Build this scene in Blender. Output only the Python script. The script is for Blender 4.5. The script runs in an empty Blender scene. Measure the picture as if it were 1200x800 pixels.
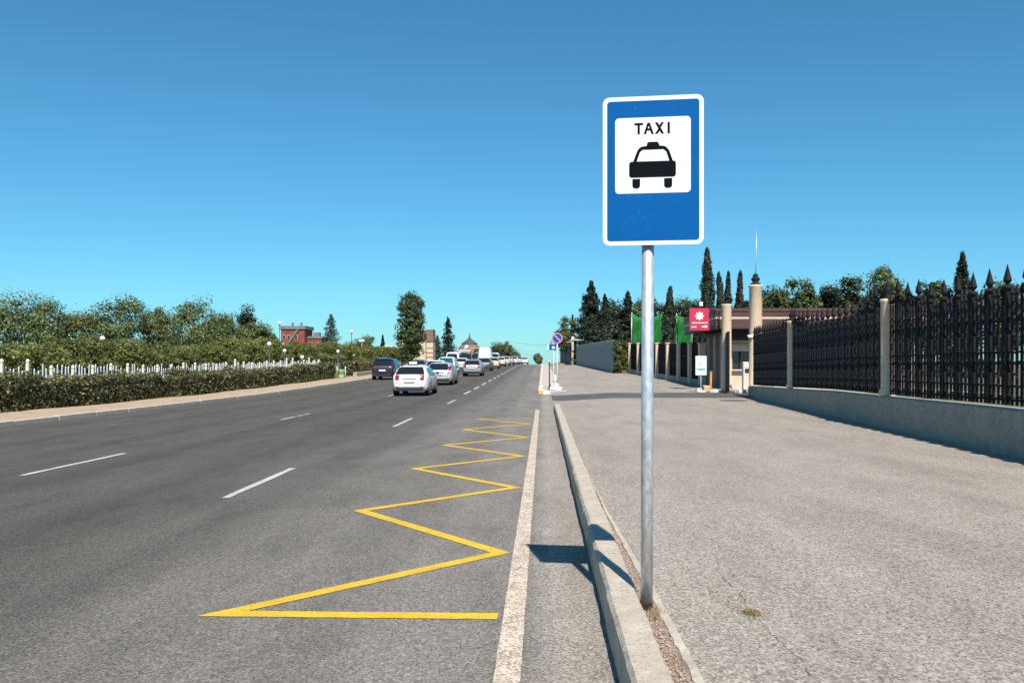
import bpy, math, random
import numpy as np
from mathutils import Vector, Matrix

random.seed(7)
SC = bpy.context.scene
COL = SC.collection
PI = math.pi

# ------------------------------------------------------------------ camera, sky, sun, exposure
F = 1000.0                       # focal length in pixels of a 1200 px wide picture
CX, CY, EYE = 636.0, 426.0, 1.60 # vanishing point of the road, eye height
cam_d = bpy.data.cameras.new('camera'); cam = bpy.data.objects.new('camera', cam_d); COL.objects.link(cam)
cam.location = (0, 0, EYE); cam.rotation_euler = (PI/2, 0, 0)
cam_d.sensor_width = 36.0; cam_d.lens = 36.0*F/1200.0
cam_d.shift_x = -(CX-600)/1200.0; cam_d.shift_y = (CY-400)/1200.0
cam_d.clip_start = 0.05; cam_d.clip_end = 9000
SC.camera = cam

SUN_EL = math.radians(51.5)
SUN_AZ = math.atan2(0.205, -0.979)           # from +Y towards +X: behind the camera, a little right
world = bpy.data.worlds.new('World'); SC.world = world; world.use_nodes = True
wn = world.node_tree; wn.nodes.clear()
w_out = wn.nodes.new('ShaderNodeOutputWorld'); w_bg = wn.nodes.new('ShaderNodeBackground')
w_sky = wn.nodes.new('ShaderNodeTexSky'); w_sky.sky_type = 'NISHITA'; w_sky.sun_disc = False
w_sky.sun_elevation = SUN_EL; w_sky.sun_rotation = SUN_AZ
w_sky.altitude = 0; w_sky.air_density = 1.0; w_sky.dust_density = 0.2; w_sky.ozone_density = 3.0
w_hsv = wn.nodes.new('ShaderNodeHueSaturation')
w_hsv.inputs['Hue'].default_value = 0.485; w_hsv.inputs['Saturation'].default_value = 1.0; w_hsv.inputs['Value'].default_value = 1.0
w_tint = wn.nodes.new('ShaderNodeMix'); w_tint.data_type = 'RGBA'; w_tint.blend_type = 'MULTIPLY'; w_tint.inputs[0].default_value = 1.0
w_tint.inputs[7].default_value = (0.47, 0.985, 1.24, 1)      # clear, dry blue of the whole sky
wn.links.new(w_sky.outputs[0], w_hsv.inputs['Color']); wn.links.new(w_hsv.outputs[0], w_tint.inputs[6]); wn.links.new(w_tint.outputs[2], w_bg.inputs[0])
w_bg.inputs[1].default_value = 0.069
wn.links.new(w_bg.outputs[0], w_out.inputs[0])

sun_d = bpy.data.lights.new('sun', 'SUN'); sun_d.energy = 5.0; sun_d.angle = math.radians(0.53); sun_d.color = (1.0, 0.94, 0.85)
sun = bpy.data.objects.new('sun', sun_d); COL.objects.link(sun)
to_sun = Vector((math.sin(SUN_AZ)*math.cos(SUN_EL), math.cos(SUN_AZ)*math.cos(SUN_EL), math.sin(SUN_EL)))
sun.rotation_euler = to_sun.to_track_quat('Z', 'Y').to_euler(); sun.location = to_sun*60

SC.view_settings.view_transform = 'Standard'; SC.view_settings.look = 'None'
SC.view_settings.exposure = 0.6; SC.view_settings.gamma = 1.0; SC.view_settings.use_curve_mapping = False

# ------------------------------------------------------------------ helpers
def at(x, y, Y):                 # photo pixel (1200x800) at distance Y -> world point
    return Vector(((x-CX)*Y/F, Y, EYE-(y-CY)*Y/F))

def tag(o, label=None, cat=None, group=None, kind=None):
    if label: o['label'] = label
    if cat: o['category'] = cat
    if group: o['group'] = group
    if kind: o['kind'] = kind
    return o

def empty(name, loc=(0, 0, 0), rz=0.0, parent=None):
    o = bpy.data.objects.new(name, None); COL.objects.link(o)
    o.location = loc; o.rotation_euler = (0, 0, rz); o.empty_display_size = .2
    if parent: o.parent = parent
    return o

def link(name, me, parent=None, loc=None, rz=None):
    o = bpy.data.objects.new(name, me); COL.objects.link(o)
    if parent: o.parent = parent
    if loc is not None: o.location = loc
    if rz is not None: o.rotation_euler = (0, 0, rz)
    return o

class MB:
    def __init__(s): s.v = []; s.f = []; s.sm = []
    def face(s, pts, smooth=False):
        n = len(s.v); s.v += [tuple(p) for p in pts]; s.f.append(tuple(range(n, n+len(pts)))); s.sm.append(smooth); return s
    def box(s, c, d, rz=0.0, M=None, bev=0.0):
        hx, hy, hz = d[0]/2, d[1]/2, d[2]/2
        ca, sa = math.cos(rz), math.sin(rz); n = len(s.v)
        if bev > 0:
            b = min(bev, hx*.9, hy*.9, hz*.9); P = []
            idx = {}
            for sx in (-1, 1):
                for sy in (-1, 1):
                    for sz in (-1, 1):
                        for ax in range(3):
                            q = [hx-b, hy-b, hz-b]; q[ax] += b
                            idx[(sx, sy, sz, ax)] = n+len(P); P.append((sx*q[0], sy*q[1], sz*q[2]))
            Fs = []
            def fix(f):
                a = [P[i-n] for i in f]; ce = [sum(t)/len(a) for t in zip(*a)]
                nx = Vector(a[1])-Vector(a[0]); ny = Vector(a[2])-Vector(a[1])
                if nx.cross(ny).dot(Vector(ce)) < 0: f = f[::-1]
                Fs.append(tuple(f))
            for ax in range(3):
                o1, o2 = [i for i in range(3) if i != ax]
                for sg in (-1, 1):
                    f = []
                    for a, b2 in ((-1, -1), (1, -1), (1, 1), (-1, 1)):
                        k = [0, 0, 0]; k[ax] = sg; k[o1] = a; k[o2] = b2; f.append(idx[(*k, ax)])
                    fix(f)
            for ax in range(3):
                o1, o2 = [i for i in range(3) if i != ax]
                for a in (-1, 1):
                    for b2 in (-1, 1):
                        f = []
                        for sg, fa in ((-1, o1), (1, o1), (1, o2), (-1, o2)):
                            k = [0, 0, 0]; k[ax] = sg; k[o1] = a; k[o2] = b2; f.append(idx[(*k, fa)])
                        fix(f)
            for sx in (-1, 1):
                for sy in (-1, 1):
                    for sz in (-1, 1): fix([idx[(sx, sy, sz, a)] for a in range(3)])
        else:
            P = [(sx*hx, sy*hy, sz*hz) for sz in (-1, 1) for sx, sy in ((-1, -1), (1, -1), (1, 1), (-1, 1))]
            Fs = [(n+3, n+2, n+1, n), (n+4, n+5, n+6, n+7), (n, n+1, n+5, n+4), (n+1, n+2, n+6, n+5), (n+2, n+3, n+7, n+6), (n+3, n, n+4, n+7)]
        for p in P:
            q = Vector(p)
            if M is not None: q = M @ q
            s.v.append((q.x*ca-q.y*sa+c[0], q.x*sa+q.y*ca+c[1], q.z+c[2]))
        s.f += Fs; s.sm += [False]*len(Fs); return s
    def tube(s, pts, rad, n=8, caps=True, smooth=True):
        pts = [Vector(p) for p in pts]
        if not hasattr(rad, '__len__'): rad = [rad]*len(pts)
        base = len(s.v); up0 = None
        for i, p in enumerate(pts):
            d = (pts[min(i+1, len(pts)-1)]-pts[max(i-1, 0)]).normalized()
            a = Vector((0, 0, 1)) if abs(d.z) < .9 else Vector((1, 0, 0))
            u = d.cross(a).normalized(); w = d.cross(u).normalized()
            for k in range(n):
                t = 2*PI*k/n; q = p+(u*math.cos(t)+w*math.sin(t))*rad[i]; s.v.append(tuple(q))
        for i in range(len(pts)-1):
            for k in range(n):
                a = base+i*n+k; b = base+i*n+(k+1) % n
                s.f.append((a, b, b+n, a+n)); s.sm.append(smooth)
        if caps:
            s.f.append(tuple(base+k for k in range(n))[::-1]); s.sm.append(False)
            s.f.append(tuple(base+(len(pts)-1)*n+k for k in range(n))); s.sm.append(False)
        return s
    def lathe(s, prof, n=16, c=(0, 0, 0), smooth=True):      # prof: (radius, z)
        base = len(s.v)
        for r, z in prof:
            for k in range(n):
                t = 2*PI*k/n; s.v.append((c[0]+r*math.cos(t), c[1]+r*math.sin(t), c[2]+z))
        for i in range(len(prof)-1):
            for k in range(n):
                a = base+i*n+k; b = base+i*n+(k+1) % n
                s.f.append((a, b, b+n, a+n)); s.sm.append(smooth)
        s.f.append(tuple(base+k for k in range(n))[::-1]); s.sm.append(False)
        s.f.append(tuple(base+(len(prof)-1)*n+k for k in range(n))); s.sm.append(False)
        return s
    def prism_y(s, poly, y0, y1):                             # poly: (x, z) seen from -Y, extruded y0 (front) .. y1
        n = len(s.v); m = len(poly)
        ar = sum(poly[i][0]*poly[(i+1) % m][1]-poly[(i+1) % m][0]*poly[i][1] for i in range(m))
        if ar < 0: poly = poly[::-1]
        s.v += [(x, y0, z) for x, z in poly]+[(x, y1, z) for x, z in poly]
        s.f.append(tuple(range(n, n+m))); s.f.append(tuple(range(n+m, n+2*m))[::-1])
        for i in range(m):
            j = (i+1) % m; s.f.append((n+j, n+i, n+m+i, n+m+j))
        s.sm += [False]*(m+2); return s
    def prism_z(s, poly, z0, z1):
        n = len(s.v); m = len(poly)
        ar = sum(poly[i][0]*poly[(i+1) % m][1]-poly[(i+1) % m][0]*poly[i][1] for i in range(m))
        if ar < 0: poly = poly[::-1]
        s.v += [(x, y, z0) for x, y in poly]+[(x, y, z1) for x, y in poly]
        s.f.append(tuple(range(n, n+m))[::-1]); s.f.append(tuple(range(n+m, n+2*m)))
        for i in range(m):
            j = (i+1) % m; s.f.append((n+i, n+j, n+m+j, n+m+i))
        s.sm += [False]*(m+2); return s
    def grid(s, rows, smooth=True):                           # rows of equal-length point lists
        n = len(s.v); w = len(rows[0])
        for r in rows: s.v += [tuple(p) for p in r]
        for i in range(len(rows)-1):
            for k in range(w-1):
                a = n+i*w+k; s.f.append((a, a+1, a+1+w, a+w)); s.sm.append(smooth)
        return s
    def mesh(s, name, mat=None):
        me = bpy.data.meshes.new(name); me.from_pydata(s.v, [], s.f)
        me.polygons.foreach_set('use_smooth', s.sm)
        if mat: me.materials.append(mat)
        me.update(); return me
    def build(s, name, mat, parent=None, loc=None, rz=None):
        return link(name, s.mesh(name, mat), parent, loc, rz)

def rrect(x0, x1, z0, z1, r, n=5):
    P = []
    for cx, cz, a0 in ((x1-r, z1-r, 0), (x0+r, z1-r, PI/2), (x0+r, z0+r, PI), (x1-r, z0+r, 1.5*PI)):
        for k in range(n+1):
            a = a0+PI/2*k/n; P.append((cx+r*math.cos(a), cz+r*math.sin(a)))
    return P

def copy_tree(o, parent=None):
    c = o.copy(); COL.objects.link(c); c.parent = parent
    for ch in list(o.children): copy_tree(ch, c)
    return c

# ------------------------------------------------------------------ materials
def nodes(name):
    m = bpy.data.materials.new(name); m.use_nodes = True
    nt = m.node_tree; b = nt.nodes['Principled BSDF']; return m, nt, b

def N(nt, typ, **kw):
    n = nt.nodes.new(typ)
    for k, v in kw.items():
        if k.startswith('_'): setattr(n, k[1:], v)
        else: n.inputs[k.replace('__', ' ')].default_value = v
    return n

def mixc(nt, fac, a, b, blend='MIX'):
    n = nt.nodes.new('ShaderNodeMix'); n.data_type = 'RGBA'; n.blend_type = blend; n.clamp_factor = True
    for sock, v in ((n.inputs[0], fac), (n.inputs[6], a), (n.inputs[7], b)):
        if hasattr(v, 'is_output'): nt.links.new(v, sock)
        elif isinstance(v, (int, float)): sock.default_value = v
        else: sock.default_value = (*v[:3], 1)
    return n.outputs[2]

def ramp(nt, val, stops):
    n = nt.nodes.new('ShaderNodeValToRGB'); e = n.color_ramp.elements
    while len(e) < len(stops): e.new(.5)
    for el, (p, c) in zip(e, stops):
        el.position = p; el.color = (c, c, c, 1) if isinstance(c, (int, float)) else (*c, 1)
    nt.links.new(val, n.inputs[0]); return n.outputs[0]

def coords(nt, scale=None, kind='Object'):
    t = nt.nodes.new('ShaderNodeTexCoord'); o = t.outputs[kind]
    if scale:
        mp = nt.nodes.new('ShaderNodeMapping'); mp.inputs['Scale'].default_value = scale
        nt.links.new(o, mp.inputs[0]); o = mp.outputs[0]
    return o

def noise(nt, vec, scale, detail=3, rough=.55):
    n = N(nt, 'ShaderNodeTexNoise', Scale=scale, Detail=detail, Roughness=rough); nt.links.new(vec, n.inputs['Vector']); return n.outputs['Fac']

def voro(nt, vec, scale, out='Color', feature='F1'):
    n = nt.nodes.new('ShaderNodeTexVoronoi'); n.feature = feature; n.inputs['Scale'].default_value = scale
    nt.links.new(vec, n.inputs['Vector']); return n.outputs[out]

def bump(nt, b, h, strength=.3, dist=.01):
    n = N(nt, 'ShaderNodeBump', Strength=strength, Distance=dist); nt.links.new(h, n.inputs['Height']); nt.links.new(n.outputs[0], b.inputs['Normal'])

def plain(name, col, rough=.6, metal=0.0, var=.12, scale=6.0, bmp=0.0, bscale=40.0, spec=.5):
    m, nt, b = nodes(name); v = coords(nt)
    f = noise(nt, v, scale, 4)
    lo = [c*(1-var) for c in col]; hi = [min(1, c*(1+var)) for c in col]
    nt.links.new(mixc(nt, ramp(nt, f, [(.3, 0.), (.7, 1.)]), lo, hi), b.inputs['Base Color'])
    b.inputs['Roughness'].default_value = rough; b.inputs['Metallic'].default_value = metal
    b.inputs['Specular IOR Level'].default_value = spec
    if bmp: bump(nt, b, noise(nt, v, bscale, 4), bmp, .01)
    return m

def asphalt(name, c_lo, c_hi, grain=150., contrast=.5, patch=.16, shoulder=None, stone=(.5, .48, .45), pits=.4, blotch=1.):
    m, nt, b = nodes(name); v = coords(nt)
    cell = nt.nodes.new('ShaderNodeSeparateColor'); nt.links.new(voro(nt, v, grain), cell.inputs[0])
    fine = noise(nt, v, grain*.45, 3, .7)
    mix1 = mixc(nt, ramp(nt, fine, [(.34, 0.), (.66, 1.)]), c_lo, c_hi)
    mix1 = mixc(nt, 1.0, mix1, ramp(nt, cell.outputs[2], [(0., .66), (.5, .98), (1., 1.34)]), 'MULTIPLY')
    # pale and dark aggregate
    mix2 = mixc(nt, ramp(nt, cell.outputs[0], [(.80, 0.), (.95, contrast)]), mix1, stone)
    mix3 = mixc(nt, ramp(nt, cell.outputs[1], [(.74, 0.), (.95, contrast*1.2)]), mix2, [c*.30 for c in c_lo])
    mid = ramp(nt, noise(nt, v, 14., 4, .65), [(.30, 1-patch), (.72, 1+patch*.6)])
    mix4 = mixc(nt, 1.0, mix3, mid, 'MULTIPLY')
    big = ramp(nt, noise(nt, coords(nt, (1.0, .22, 1.0)), .55, 4, .55), [(.3, 1-patch), (.7, 1.06)])
    mix5 = mixc(nt, 1.0, mix4, big, 'MULTIPLY')
    # blotches, then small dark pits and oil marks
    blot = ramp(nt, noise(nt, coords(nt, (1., .35, 1.)), 1.6, 6, .68), [(.36, 1-.20*blotch), (.52, 1.0), (.70, 1+.10*blotch)])
    mix5 = mixc(nt, 1.0, mix5, blot, 'MULTIPLY')
    pit2 = ramp(nt, noise(nt, coords(nt, (1., .7, 1.)), 34., 3, .6), [(.66, 0.), (.73, pits*1.3)])
    mix5 = mixc(nt, pit2, mix5, [c*.38 for c in c_lo])
    pit = ramp(nt, noise(nt, coords(nt, (1., .55, 1.)), 9., 5, .7), [(.66, 0.), (.74, pits)])
    mix6 = mixc(nt, pit, mix5, [c*.55 for c in c_lo])
    out = mix6
    if shoulder:
        sx = nt.nodes.new('ShaderNodeSeparateXYZ'); nt.links.new(v, sx.inputs[0])
        wob = N(nt, 'ShaderNodeMath', _operation='MULTIPLY_ADD'); nt.links.new(noise(nt, v, 3., 3), wob.inputs[0]); wob.inputs[1].default_value = .25
        nt.links.new(sx.outputs[0], wob.inputs[2])
        fac = ramp(nt, wob.outputs[0], [(0., 0.), (.22, 1.)])
        tint = mixc(nt, 1.0, mix6, shoulder, 'MULTIPLY')
        out = mixc(nt, fac, mix6, tint)
        # the travelled lanes are darker and oilier than the dusty taxi bay
        lane = N(nt, 'ShaderNodeMapRange'); nt.links.new(wob.outputs[0], lane.inputs[0]); lane.inputs[1].default_value = -4.2; lane.inputs[2].default_value = -.9
        out = mixc(nt, lane.outputs[0], mixc(nt, 1.0, out, (.45, .445, .43), 'MULTIPLY'), out)
        # worn darker bands along the wheel tracks of the lanes
        wave = N(nt, 'ShaderNodeMath', _operation='MULTIPLY'); nt.links.new(sx.outputs[0], wave.inputs[0]); wave.inputs[1].default_value = 2*PI/1.83
        sn = N(nt, 'ShaderNodeMath', _operation='SINE'); nt.links.new(wave.outputs[0], sn.inputs[0])
        trk = ramp(nt, sn.outputs[0], [(0., 1.03), (1., .84)])
        out = mixc(nt, .8, out, trk, 'MULTIPLY')
    nt.links.new(out, b.inputs['Base Color'])
    b.inputs['Roughness'].default_value = .88; b.inputs['Specular IOR Level'].default_value = .25
    bump(nt, b, mixc(nt, .5, fine, cell.outputs[2]), .55, .006)
    return m

def worn_paint(name, col, under, wear=.5, grain=90., rough=.75):
    m, nt, b = nodes(name); v = coords(nt)
    n1 = noise(nt, v, grain, 3, .75); n2 = noise(nt, v, 7., 4, .6)
    s = N(nt, 'ShaderNodeMath', _operation='MULTIPLY_ADD'); nt.links.new(n2, s.inputs[0]); s.inputs[1].default_value = .25; nt.links.new(n1, s.inputs[2])
    k = .655+.22*(1-wear)
    f = ramp(nt, s.outputs[0], [(max(0, k-.08), 0.), (min(1, k+.03), 1.)])
    c = mixc(nt, f, col, under)
    c = mixc(nt, 1., c, ramp(nt, noise(nt, v, 2.5, 4), [(.3, .84), (.7, 1.05)]), 'MULTIPLY')
    nt.links.new(c, b.inputs['Base Color']); b.inputs['Roughness'].default_value = rough; b.inputs['Specular IOR Level'].default_value = .3
    bump(nt, b, n1, .4, .004); return m

def concrete(name, lo, hi, spots=.4, grain=60.):
    m, nt, b = nodes(name); v = coords(nt)
    a = noise(nt, v, 5., 5, .65); g = noise(nt, v, grain, 4, .7)
    c = mixc(nt, ramp(nt, a, [(.3, 0.), (.7, 1.)]), lo, hi)
    c = mixc(nt, 1., c, ramp(nt, g, [(.3, .78), (.65, 1.06)]), 'MULTIPLY')
    cell = nt.nodes.new('ShaderNodeSeparateColor'); nt.links.new(voro(nt, v, grain*1.3), cell.inputs[0])
    c = mixc(nt, ramp(nt, cell.outputs[0], [(.84, 0.), (.97, spots)]), c, [x*.35 for x in lo])
    stn = ramp(nt, noise(nt, v, 1.7, 4, .6), [(.52, 0.), (.72, .35)])
    c = mixc(nt, stn, c, (lo[0]*.75, lo[1]*.70, lo[2]*.62))
    nt.links.new(c, b.inputs['Base Color']); b.inputs['Roughness'].default_value = .9; b.inputs['Specular IOR Level'].default_value = .2
    bump(nt, b, g, .6, .008); return m

def leafmat(name, dark, light, trans=.25, yellow=None, yfrac=.08):
    m, nt, b = nodes(name)
    g = nt.nodes.new('ShaderNodeNewGeometry'); oi = nt.nodes.new('ShaderNodeObjectInfo')
    c = mixc(nt, g.outputs['Random Per Island'], dark, light)
    if yellow: c = mixc(nt, ramp(nt, g.outputs['Random Per Island'], [(1-yfrac-.01, 0.), (1-yfrac, 1.)]), c, yellow)
    c = mixc(nt, 1., c, ramp(nt, oi.outputs['Random'], [(0., .82), (1., 1.15)]), 'MULTIPLY')
    v = coords(nt); c = mixc(nt, 1., c, ramp(nt, noise(nt, v, .9, 3), [(.3, .75), (.7, 1.2)]), 'MULTIPLY')
    nt.links.new(c, b.inputs['Base Color']); b.inputs['Roughness'].default_value = .55; b.inputs['Specular IOR Level'].default_value = .35
    tr = nt.nodes.new('ShaderNodeBsdfTranslucent'); nt.links.new(c, tr.inputs[0])
    mx = nt.nodes.new('ShaderNodeMixShader'); mx.inputs[0].default_value = trans
    nt.links.new(b.outputs[0], mx.inputs[1]); nt.links.new(tr.outputs[0], mx.inputs[2])
    nt.links.new(mx.outputs[0], nt.nodes['Material Output'].inputs[0]); return m

def glass(name, col=(.02, .025, .03), rough=.06):
    m, nt, b = nodes(name); v = coords(nt)
    nt.links.new(mixc(nt, noise(nt, v, 2., 3), [c*.7 for c in col], [c*1.4 for c in col]), b.inputs['Base Color'])
    b.inputs['Roughness'].default_value = rough; b.inputs['Specular IOR Level'].default_value = .6; return m

M = {}
M['road'] = asphalt('road_asphalt', (.140, .127, .112), (.232, .211, .188), 85., .42, .13, shoulder=(1.55, 1.50, 1.44), stone=(.40, .37, .34))
M['walk'] = asphalt('sidewalk_asphalt', (.240, .206, .174), (.358, .311, .266), 75., .55, .12, stone=(.48, .43, .38), pits=.60, blotch=.7)
M['drive'] = asphalt('driveway_asphalt', (.062, .060, .058), (.105, .102, .098), 100., .4, .16)
M['yellow'] = worn_paint('yellow_road_paint', (.64, .40, .016), (.24, .18, .08), .66, 95.)
M['white_line'] = worn_paint('worn_white_edge_line', (.66, .525, .41), (.25, .21, .175), 1.0, 62.)
M['white_dash'] = worn_paint('white_lane_paint', (.46, .45, .44), (.14, .135, .13), .55, 60.)
M['kerb'] = concrete('kerb_concrete', (.37, .32, .26), (.52, .455, .375), .5, 55.)
M['kerb_pale'] = concrete('pale_kerb_concrete', (.40, .35, .295), (.52, .465, .40), .2, 30.)
M['edging'] = concrete('mortar_edging', (.36, .31, .26), (.52, .465, .40), .3, 70.)
M['gravel_bed'] = concrete('gravel_bed', (.20, .145, .11), (.33, .26, .21), .6, 90.)
M['pebble'] = plain('pebbles', (.36, .27, .22), .9, var=.5, scale=60)
M['sand'] = concrete('sandy_pavement', (.34, .24, .165), (.45, .35, .255), .3, 12.)
M['soil'] = concrete('dry_soil', (.20, .16, .10), (.32, .27, .18), .2, 8.)
M['terrain'] = concrete('dry_grassland', (.085, .08, .04), (.16, .135, .075), .1, 3.)
M['tuft'] = leafmat('dry_grass', (.32, .24, .13), (.50, .40, .25), .2)
M['moss'] = leafmat('brown_moss', (.16, .12, .045), (.26, .20, .07), .1)
M['stain'] = plain('dark_crack', (.13, .11, .088), .95, var=.3, scale=30)
# metal / paint
def galvan():
    m, nt, b = nodes('galvanised_steel'); v = coords(nt)
    sp = nt.nodes.new('ShaderNodeSeparateColor'); nt.links.new(voro(nt, coords(nt, (1, 1, .45)), 45.), sp.inputs[0])
    c = mixc(nt, sp.outputs[0], (.44, .46, .48), (.62, .64, .65))
    c = mixc(nt, ramp(nt, noise(nt, v, 6., 5, .7), [(.55, 0.), (.75, .5)]), c, (.36, .35, .33))
    sx = nt.nodes.new('ShaderNodeSeparateXYZ'); nt.links.new(v, sx.inputs[0])
    rz = N(nt, 'ShaderNodeMath', _operation='MULTIPLY_ADD'); nt.links.new(noise(nt, v, 22., 5, .7), rz.inputs[0]); rz.inputs[1].default_value = -.30; nt.links.new(sx.outputs[2], rz.inputs[2])
    c = mixc(nt, ramp(nt, rz.outputs[0], [(.0, .85), (.06, 0.)]), c, (.20, .12, .07))
    nt.links.new(c, b.inputs['Base Color']); b.inputs['Metallic'].default_value = .55
    nt.links.new(ramp(nt, noise(nt, v, 12., 3), [(.3, .33), (.7, .5)]), b.inputs['Roughness']); return m
M['galv'] = galvan()
def sign_blue():
    m, nt, b = nodes('sign_blue_film'); v = coords(nt)
    area = ramp(nt, noise(nt, v, 5.5, 2), [(.50, 0.), (.62, 1.)])
    sc = mixc(nt, 1.0, ramp(nt, noise(nt, coords(nt, (2.2, 1., 1.)), 38., 6, .8), [(.60, 0.), (.68, .8)]), area, 'MULTIPLY')
    c = mixc(nt, noise(nt, v, 3., 3), (.0, .078, .262), (.0, .092, .30))
    c = mixc(nt, sc, c, (.22, .36, .60))
    nt.links.new(c, b.inputs['Base Color']); b.inputs['Specular IOR Level'].default_value = .08; b.inputs['Roughness'].default_value = .6; return m
M['sblue'] = sign_blue()
M['swhite'] = plain('sign_white_film', (.70, .70, .70), .45, var=.03)
M['sblack'] = plain('sign_black_film', (.005, .007, .009), .8, var=.2, spec=.03)
M['red_sign'] = plain('crimson_sign_film', (.50, .018, .06), .5, var=.08)
M['sred'] = plain('sign_red_film', (.60, .20, .24), .5, var=.08)
M['teal'] = plain('teal_print', (.03, .20, .22), .5)
M['white_pale'] = plain('pale_sign_board', (.66, .78, .78), .5, var=.04)
M['iron'] = plain('black_wrought_iron', (.010, .010, .011), .7, .0, var=.4, scale=12, spec=.2)
M['column'] = concrete('travertine_column', (.62, .45, .31), (.72, .55, .40), .10, 20.)
M['basewall'] = concrete('grey_green_render', (.26, .25, .205), (.35, .335, .28), .15, 15.)
M['brown'] = plain('brown_fascia', (.075, .032, .028), .55, var=.25, scale=3)
M['dark_brown'] = plain('dark_brown_soffit', (.03, .018, .016), .7, var=.3, scale=3)
M['cream'] = plain('cream_plaster', (.54, .43, .32), .85, var=.08, scale=2, bmp=.2)
M['taupe'] = plain('taupe_stone_cladding', (.25, .205, .175), .8, var=.14, scale=2.5, bmp=.2)
M['shutter'] = plain('ivory_shutter', (.56, .51, .43), .6, var=.06)
M['glass'] = glass('dark_glass')
M['wood'] = plain('ochre_timber', (.52, .27, .06), .7, var=.2, scale=9)
M['tan_stone'] = concrete('tan_block', (.52, .34, .20), (.66, .48, .32), .2, 20.)
M['white_stone'] = concrete('whitewashed_stone', (.60, .57, .53), (.78, .75, .71), .25, 25.)
M['metal_sheet'] = plain('grey_green_sheet_metal', (.20, .235, .225), .6, .0, var=.12, scale=1.2, bmp=.1, bscale=3)
M['dark_sheet'] = plain('dark_slate_boards', (.07, .068, .068), .65, var=.3, scale=1.5)
M['picket'] = plain('white_picket_paint', (.66, .68, .70), .55, var=.12, scale=5)
M['cream_post'] = plain('cream_fence_post', (.66, .62, .48), .7, var=.12, scale=5)
M['lamp_post'] = plain('grey_lamp_post', (.20, .21, .22), .5, .3, var=.15)
M['globe'] = plain('opal_globe', (.82, .82, .80), .3, var=.03)
M['bin'] = plain('pale_green_plastic', (.34, .62, .32), .5, var=.1)
M['orange'] = plain('orange_kerb_paint', (.66, .34, .06), .7, var=.2, scale=20)
M['whitewash'] = plain('white_kerb_paint', (.74, .70, .64), .8, var=.15, scale=12)
def brickmat():
    m, nt, b = nodes('red_brick_facade'); v = coords(nt)
    n = noise(nt, v, .8, 5, .7)
    c = mixc(nt, ramp(nt, n, [(.3, 0.), (.7, 1.)]), (.13, .036, .022), (.27, .075, .045))
    c = mixc(nt, ramp(nt, noise(nt, v, 2.5, 4, .7), [(.62, 0.), (.8, .5)]), c, (.30, .20, .14))
    nt.links.new(c, b.inputs['Base Color']); b.inputs['Roughness'].default_value = .9; return m
M['brick'] = brickmat()
M['slate'] = plain('grey_slate_roof', (.15, .15, .155), .7, var=.25, scale=2)
M['stone_cream'] = concrete('cream_stone_slab', (.52, .42, .32), (.64, .54, .43), .08, 4.)
M['stone_brown'] = plain('brown_stone_cladding', (.19, .125, .09), .85, var=.3, scale=.8)
M['roof_dark'] = plain('dark_green_grey_roof', (.06, .065, .062), .6, var=.2, scale=2)
M['roof_brown'] = plain('brown_tile_roof', (.16, .105, .085), .8, var=.22, scale=2)
M['terracotta'] = plain('orange_red_plaster', (.50, .14, .06), .8, var=.2)
def netmat():
    m, nt, b = nodes('green_shade_net'); v = coords(nt)
    n = noise(nt, coords(nt, (1, 1, .35)), 2.2, 5, .7)
    c = mixc(nt, ramp(nt, n, [(.3, 0.), (.7, 1.)]), (.004, .12, .014), (.012, .22, .035))
    nt.links.new(c, b.inputs['Base Color']); b.inputs['Roughness'].default_value = .7
    tr = nt.nodes.new('ShaderNodeBsdfTranslucent'); nt.links.new(c, tr.inputs[0])
    mx = nt.nodes.new('ShaderNodeMixShader'); mx.inputs[0].default_value = .25
    nt.links.new(b.outputs[0], mx.inputs[1]); nt.links.new(tr.outputs[0], mx.inputs[2]); nt.links.new(mx.outputs[0], nt.nodes['Material Output'].inputs[0]); return m
M['net'] = netmat()
# foliage
M['bark'] = plain('bark', (.11, .085, .06), .9, var=.35, scale=8, bmp=.4)
M['lf_olive'] = leafmat('clipped_tree_leaves', (.066, .088, .018), (.22, .235, .06), .34, (.28, .25, .09), .07)
M['lf_green'] = leafmat('broadleaf_leaves', (.052, .080, .022), (.19, .235, .075), .34, (.30, .29, .15), .08)
M['lf_dark'] = leafmat('dark_conifer_needles', (.010, .018, .010), (.035, .048, .024), .1)
M['lf_cyp'] = leafmat('cypress_needles', (.012, .020, .010), (.040, .050, .020), .1)
M['lf_cypb'] = leafmat('browned_cypress_needles', (.035, .026, .016), (.075, .055, .032), .1)
M['lf_blue'] = leafmat('blue_green_needles', (.030, .055, .042), (.085, .125, .095), .15)
M['lf_poplar'] = leafmat('poplar_leaves', (.026, .044, .014), (.095, .125, .038), .26, (.16, .19, .07), .07)
M['lf_pine'] = leafmat('pine_needles', (.034, .048, .010), (.13, .145, .034), .2)
M['lf_far'] = leafmat('far_tree_leaves', (.055, .075, .025), (.15, .17, .06), .25)  # leaf greens of the distant trees, tone random per leaf
M['lf_hedge'] = leafmat('hedge_leaves', (.055, .062, .018), (.23, .225, .085), .3, (.38, .31, .18), .14)
M['lf_core'] = plain('hedge_twigs', (.035, .032, .016), .95, var=.4, scale=14)
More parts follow.
